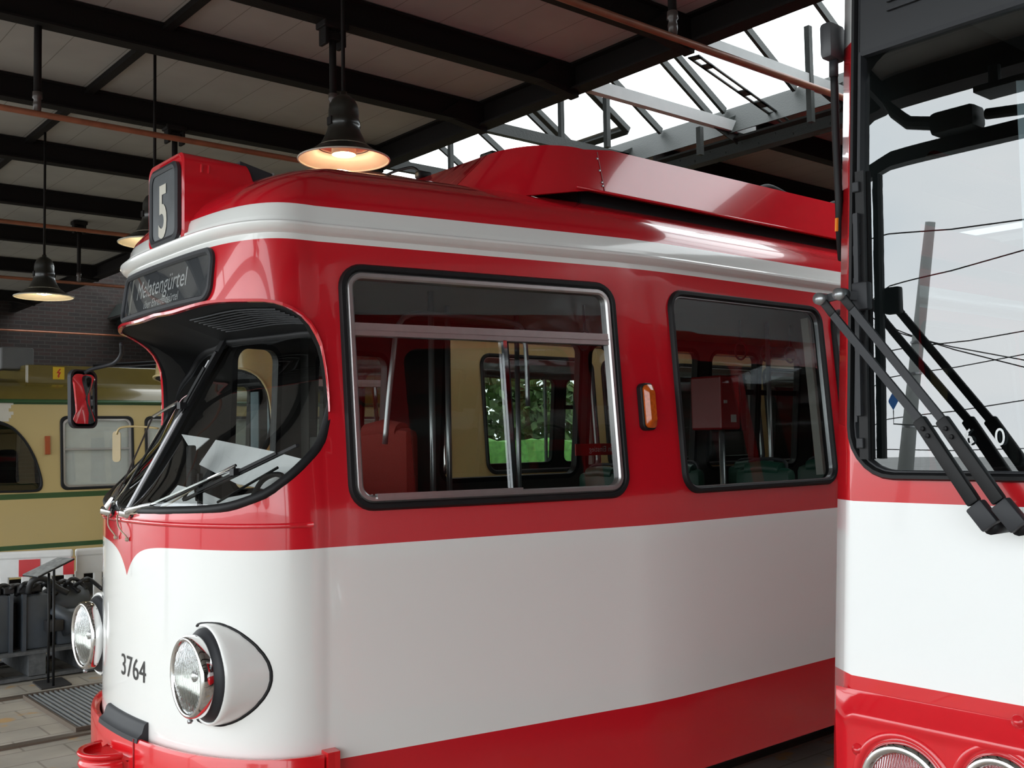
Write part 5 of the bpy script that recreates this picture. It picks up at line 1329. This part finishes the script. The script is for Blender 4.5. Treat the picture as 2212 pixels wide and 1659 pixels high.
MB().box(((mx(66) + mx(126)) / 2, 0, zt_ / 2 - .01), (mx(126) - mx(66), .68, zt_ - .02), None, .02).build('middle_casing', M_mc, t, auto=True)
for px_ in (37, 66): MB().box((mx(px_), -.34, zt_ / 2), (.03, .06, zt_)).build('casing_flange', M_mc, t)
MB().box(((mx(36) + mx(66)) / 2, .1, zt_ / 2 - .05), (mx(66) - mx(36), .4, zt_ - .1)).build('windings', M_md, t)
MB().lathe([(0, 0), (.16, 0), (.20, .08), (.21, .3), (.16, .38), (0, .40)], (mx(128), -.05, .30), (1, 0, 0), 28).build('motor_drum', M_mc, t, True)
MB().lathe([(0, 0), (.05, .0), (.06, .1), (.15, .22), (0, .25)], (mx(128), -.38, .34), (.4, 0, -.3), 20).build('funnel_duct', M_mc, t, True)
MB().box((mx(190), 0, .13), (mx(225) - mx(130), .6, .26), None, .02).build('bearing_block', M_mc, t, auto=True)
MB().box((mx(126), -.42, .20), (.14, .1, .10), None, .01).build('terminal_box', M_md, t, auto=True)
for i in range(9):
    x0 = mx(-20 + i * 26)
    MB().tube(smooth_curve([(x0, -.2 + .05 * (i % 3), zt_ - .02), (x0 + .05, -.25, zt_ + .06 + .02 * (i % 2)), (x0 + .16, -.1, zt_ + .05), (x0 + .24, -.22 + .1 * (i % 2), zt_ - .04)], 5), .018, 8).build('cable', M_md, t, True)
MB().tube(smooth_curve([(mx(78), -.3, zt_), (mx(84), -.34, zt_ + .11), (mx(110), -.34, zt_ + .12), (mx(140), -.3, zt_ + .03), (mx(165), -.3, zt_ - .03)], 5), .028, 8).build('thick_cable', M_md, t, True)
for i in range(5): MB().box((mx(-20 + i * 30), -.1, zt_ + .03), (.09, .3, .06), None, .01).build('contact_block', M_md, t)

# lectern-like information panel
b0 = at(97, 1478, 2, 0); t = empty('information_stand', (b0.x, b0.y, 0), 0, 'thin two-legged information stand with tilted grey panel', 'sign')
MB().prism([at(*q, 2, 0) - Vector((b0.x, b0.y, 0)) for q in ((70, 1475), (90, 1491), (155, 1480), (133, 1465))], (0, 0, 0), (0, 0, .012)).build('base_plate', mat('dark_steel_plate', (.03, .03, .032), .5), t)
yq = b0.y
for px_, pt_, pb_ in ((104, 1238, 1475), (115, 1230, 1482)):
    q = at(px_, pb_, 2, .01); q1 = at(px_, pt_, 1, q.y); MB().tube([q - t.location, Vector((q.x, q.y, q1.z)) - t.location], .011, 8).build('leg', M_rubber, t, True)
qs_ = [at(50, 1243, 1, yq + .12), at(83, 1247, 1, yq - .10), at(160, 1208, 1, yq - .10), at(126, 1206, 1, yq + .12)]
qs_ = [q - t.location for q in qs_]; nn_ = (qs_[1] - qs_[0]).cross(qs_[3] - qs_[0]).normalized() * .012
MB().prism(qs_, (0, 0, 0), nn_).build('panel', mat('grey_information_sheet', (.26, .27, .27), .4, var=.35, scale=25), t)
MB().tube(qs_ + [qs_[0]], .007, 6).build('panel_edge', M_rubber, t)

# ================================================================ THE YARD IN FRONT OF THE HALL (mirrored in the glass)
def mirrored(px_, py_, D): 
    p = at(px_, py_, 0, 5.5 + D); p.x = 5.5 - p.x; return p
t = empty('overhead_line_pole', (0, 0, 0), 0, 'grey concrete overhead line pole mirrored in the right tram\'s windscreen', 'pole')
a_, b_ = mirrored(2008, 480, 14), mirrored(1948, 1010, 14); d = (b_ - a_) / (a_.z - b_.z); c_ = b_ + d * b_.z; c_.z = 0
MB().tube([c_, a_], [.19, .10], 20).build('shaft', mat('grey_concrete', (.30, .31, .30), .8), t, True)
bd = MB()
for f_ in (.35, .52, .62): bd.lathe([(.145, -.02), (.165, -.02), (.165, .02), (.145, .02)], c_.lerp(a_, f_), (0, 0, 1), 20)
bd.build('pole_bands', M_steel, t)
for k, (x0, y0, x1, y1) in enumerate(((1885, 507, 2240, 470), (1885, 622, 2240, 532), (1900, 705, 2240, 800), (1885, 708, 2240, 783), (1960, 750, 2240, 710), (1900, 905, 2240, 860), (1905, 815, 2240, 760), (1880, 970, 2240, 968))):
    a_, b_ = mirrored(x0, y0, 12.5 + k), mirrored(x1, y1, 13 + k); m_ = (a_ + b_) / 2 - Vector((0, 0, .05))
    ext = (b_ - a_)
    tag(MB().tube([a_ - ext * 1.0, a_, m_, b_, b_ + ext * 1.5], .014, 6).build('overhead_wire', M_iron, None, True), 'thin overhead wire in the yard, one of those mirrored across the right windscreen', 'wire', 'overhead wires mirrored in the right windscreen')
a_ = mirrored(1914, 866, 12); t = empty('signal_sign', a_, 0, 'blue diamond sign on a bracket mirrored low in the right windscreen', 'sign')
MB().prism([(0, 0, .17), (0, -.14, 0), (0, 0, -.17), (0, .14, 0)], (0, 0, 0), (.01, 0, 0)).build('board', mat('blue_sign', (.03, .14, .42), .4), t)
MB().tube([(.0, 0, -.17), (.0, 0, -.42), (0, -1.1, -.5)], .012).build('bracket', M_irong, t)
# door-head beam and its gear above the hall entrance
t = empty('entrance_beam', (HX0, 0, 0), 0, 'dark beam with gear over the hall entrance, mirrored at the top of the right windscreen', 'beam')
MB().box((0.0, 8.5, 4.46), (.14, 31, .13)).build('beam_web', M_irong, t)
MB().box((0.1, 4.15, 4.62), (.25, .40, .2), None, .05).box((.1, 3.72, 4.80), (.3, .42, .05)).tube([(.1, 3.82, 5.0), (.1, 3.82, 4.8)], .05).tube([(.1, 4.3, 4.64), (.1, 4.6, 4.72), (.1, 4.95, 5.0)], .06).tube([(.1, 3.9, 4.62), (.1, 3.4, 4.56)], .045).build('door_gear', M_irong, t, auto=True)
for y in (-5, 2.3, 9.4, 16.5): MB().box((0, y, 2.2), (.2, .2, 4.4)).build('post', M_irong, t) if y != 2.3 else None

# trees round the yard; added ones behind the made-up rear window imitate a reflection
def tree(x, y, h, w, seed, label):
    random.seed(seed); t = empty('tree', (x, y, 0), 0, label, 'tree', 'trees beyond the hall')
    MB().tube([(0, 0, 0), (.1, 0, h * .3), (0, .1, h * .6)], [.28, .2, .1], 10).build('trunk', mat('bark', (.09, .07, .05), .9), t, True)
    mb = MB()
    for i in range(1500):
        u = random.uniform(-1, 1); a = random.uniform(0, 2 * math.pi); r_ = random.uniform(.55, 1) ** .5
        bl_ = 1 + .25 * math.sin(3 * a + seed) + .2 * math.sin(5 * u + a * 2)
        c = Vector((math.cos(a) * math.sqrt(1 - u * u) * r_ * w * bl_, math.sin(a) * math.sqrt(1 - u * u) * r_ * w * bl_, h * .62 + u * r_ * h * .38))
        s_ = random.uniform(.18, .42); e1 = Vector((random.gauss(0, 1), random.gauss(0, 1), random.gauss(0, 1))).normalized(); e2 = e1.cross(Vector((random.gauss(0, 1), random.gauss(0, 1), random.gauss(0, 1)))).normalized()
        mb.add([c - e1 * s_, c + e2 * s_ * .6, c + e1 * s_, c - e2 * s_ * .6], [(0, 1, 2, 3)])
    mb.build('crown', mat('dark_green_leaves', (.055, .10, .025), .7, var=.5, scale=1.5), t)
k = 0
for (x, y, h, w) in ((-37, -14, 7.5, 4), (-40, -26, 6.5, 3.4), (22.5, 38, 6.2, 3.2), (31.5, 38, 5.6, 3.0), (38.5, 42, 5.2, 3.0), (16, 46, 5.5, 3)):
    k += 1; tree(x, y, h, w, k, ['leafy tree in the yard on the camera side, mirrored in tram glass', 'second leafy tree in the yard on the camera side', 'added dark green tree standing in for a reflection, seen through both middle trams', 'added green tree right of the one seen through the tram windows', 'added far right tree on the lawn behind the hall', 'added tree on the lawn left of the made-up rear window'][k - 1])

# added clipped hedge behind the hall, standing in for a reflected green strip
random.seed(5); hb = MB(); nx, nz = 90, 8; V = []
prof = [(-.6, 0), (-.62, .8), (-.58, 1.6), (-.5, 2.0), (0, 2.1), (.5, 2.0), (.58, 1.6), (.6, 0)]
for i in range(nx + 1):
    for y, z in prof: V.append((14 + 34 * i / nx + random.uniform(-.1, .1), 33 + y + random.uniform(-.08, .08), z + random.uniform(-.08, .08) * (z > 0)))
k = len(prof); hb.add(V, [(i * k + j, i * k + j + 1, (i + 1) * k + j + 1, (i + 1) * k + j) for i in range(nx) for j in range(k - 1)])
tag(hb.build('hedge', mat('fresh_green_hedge', (.10, .26, .05), .8, var=.4, scale=6, bump=.6, bscale=12)), 'added bright green clipped hedge standing in for a reflection, seen through both middle trams', 'hedge')
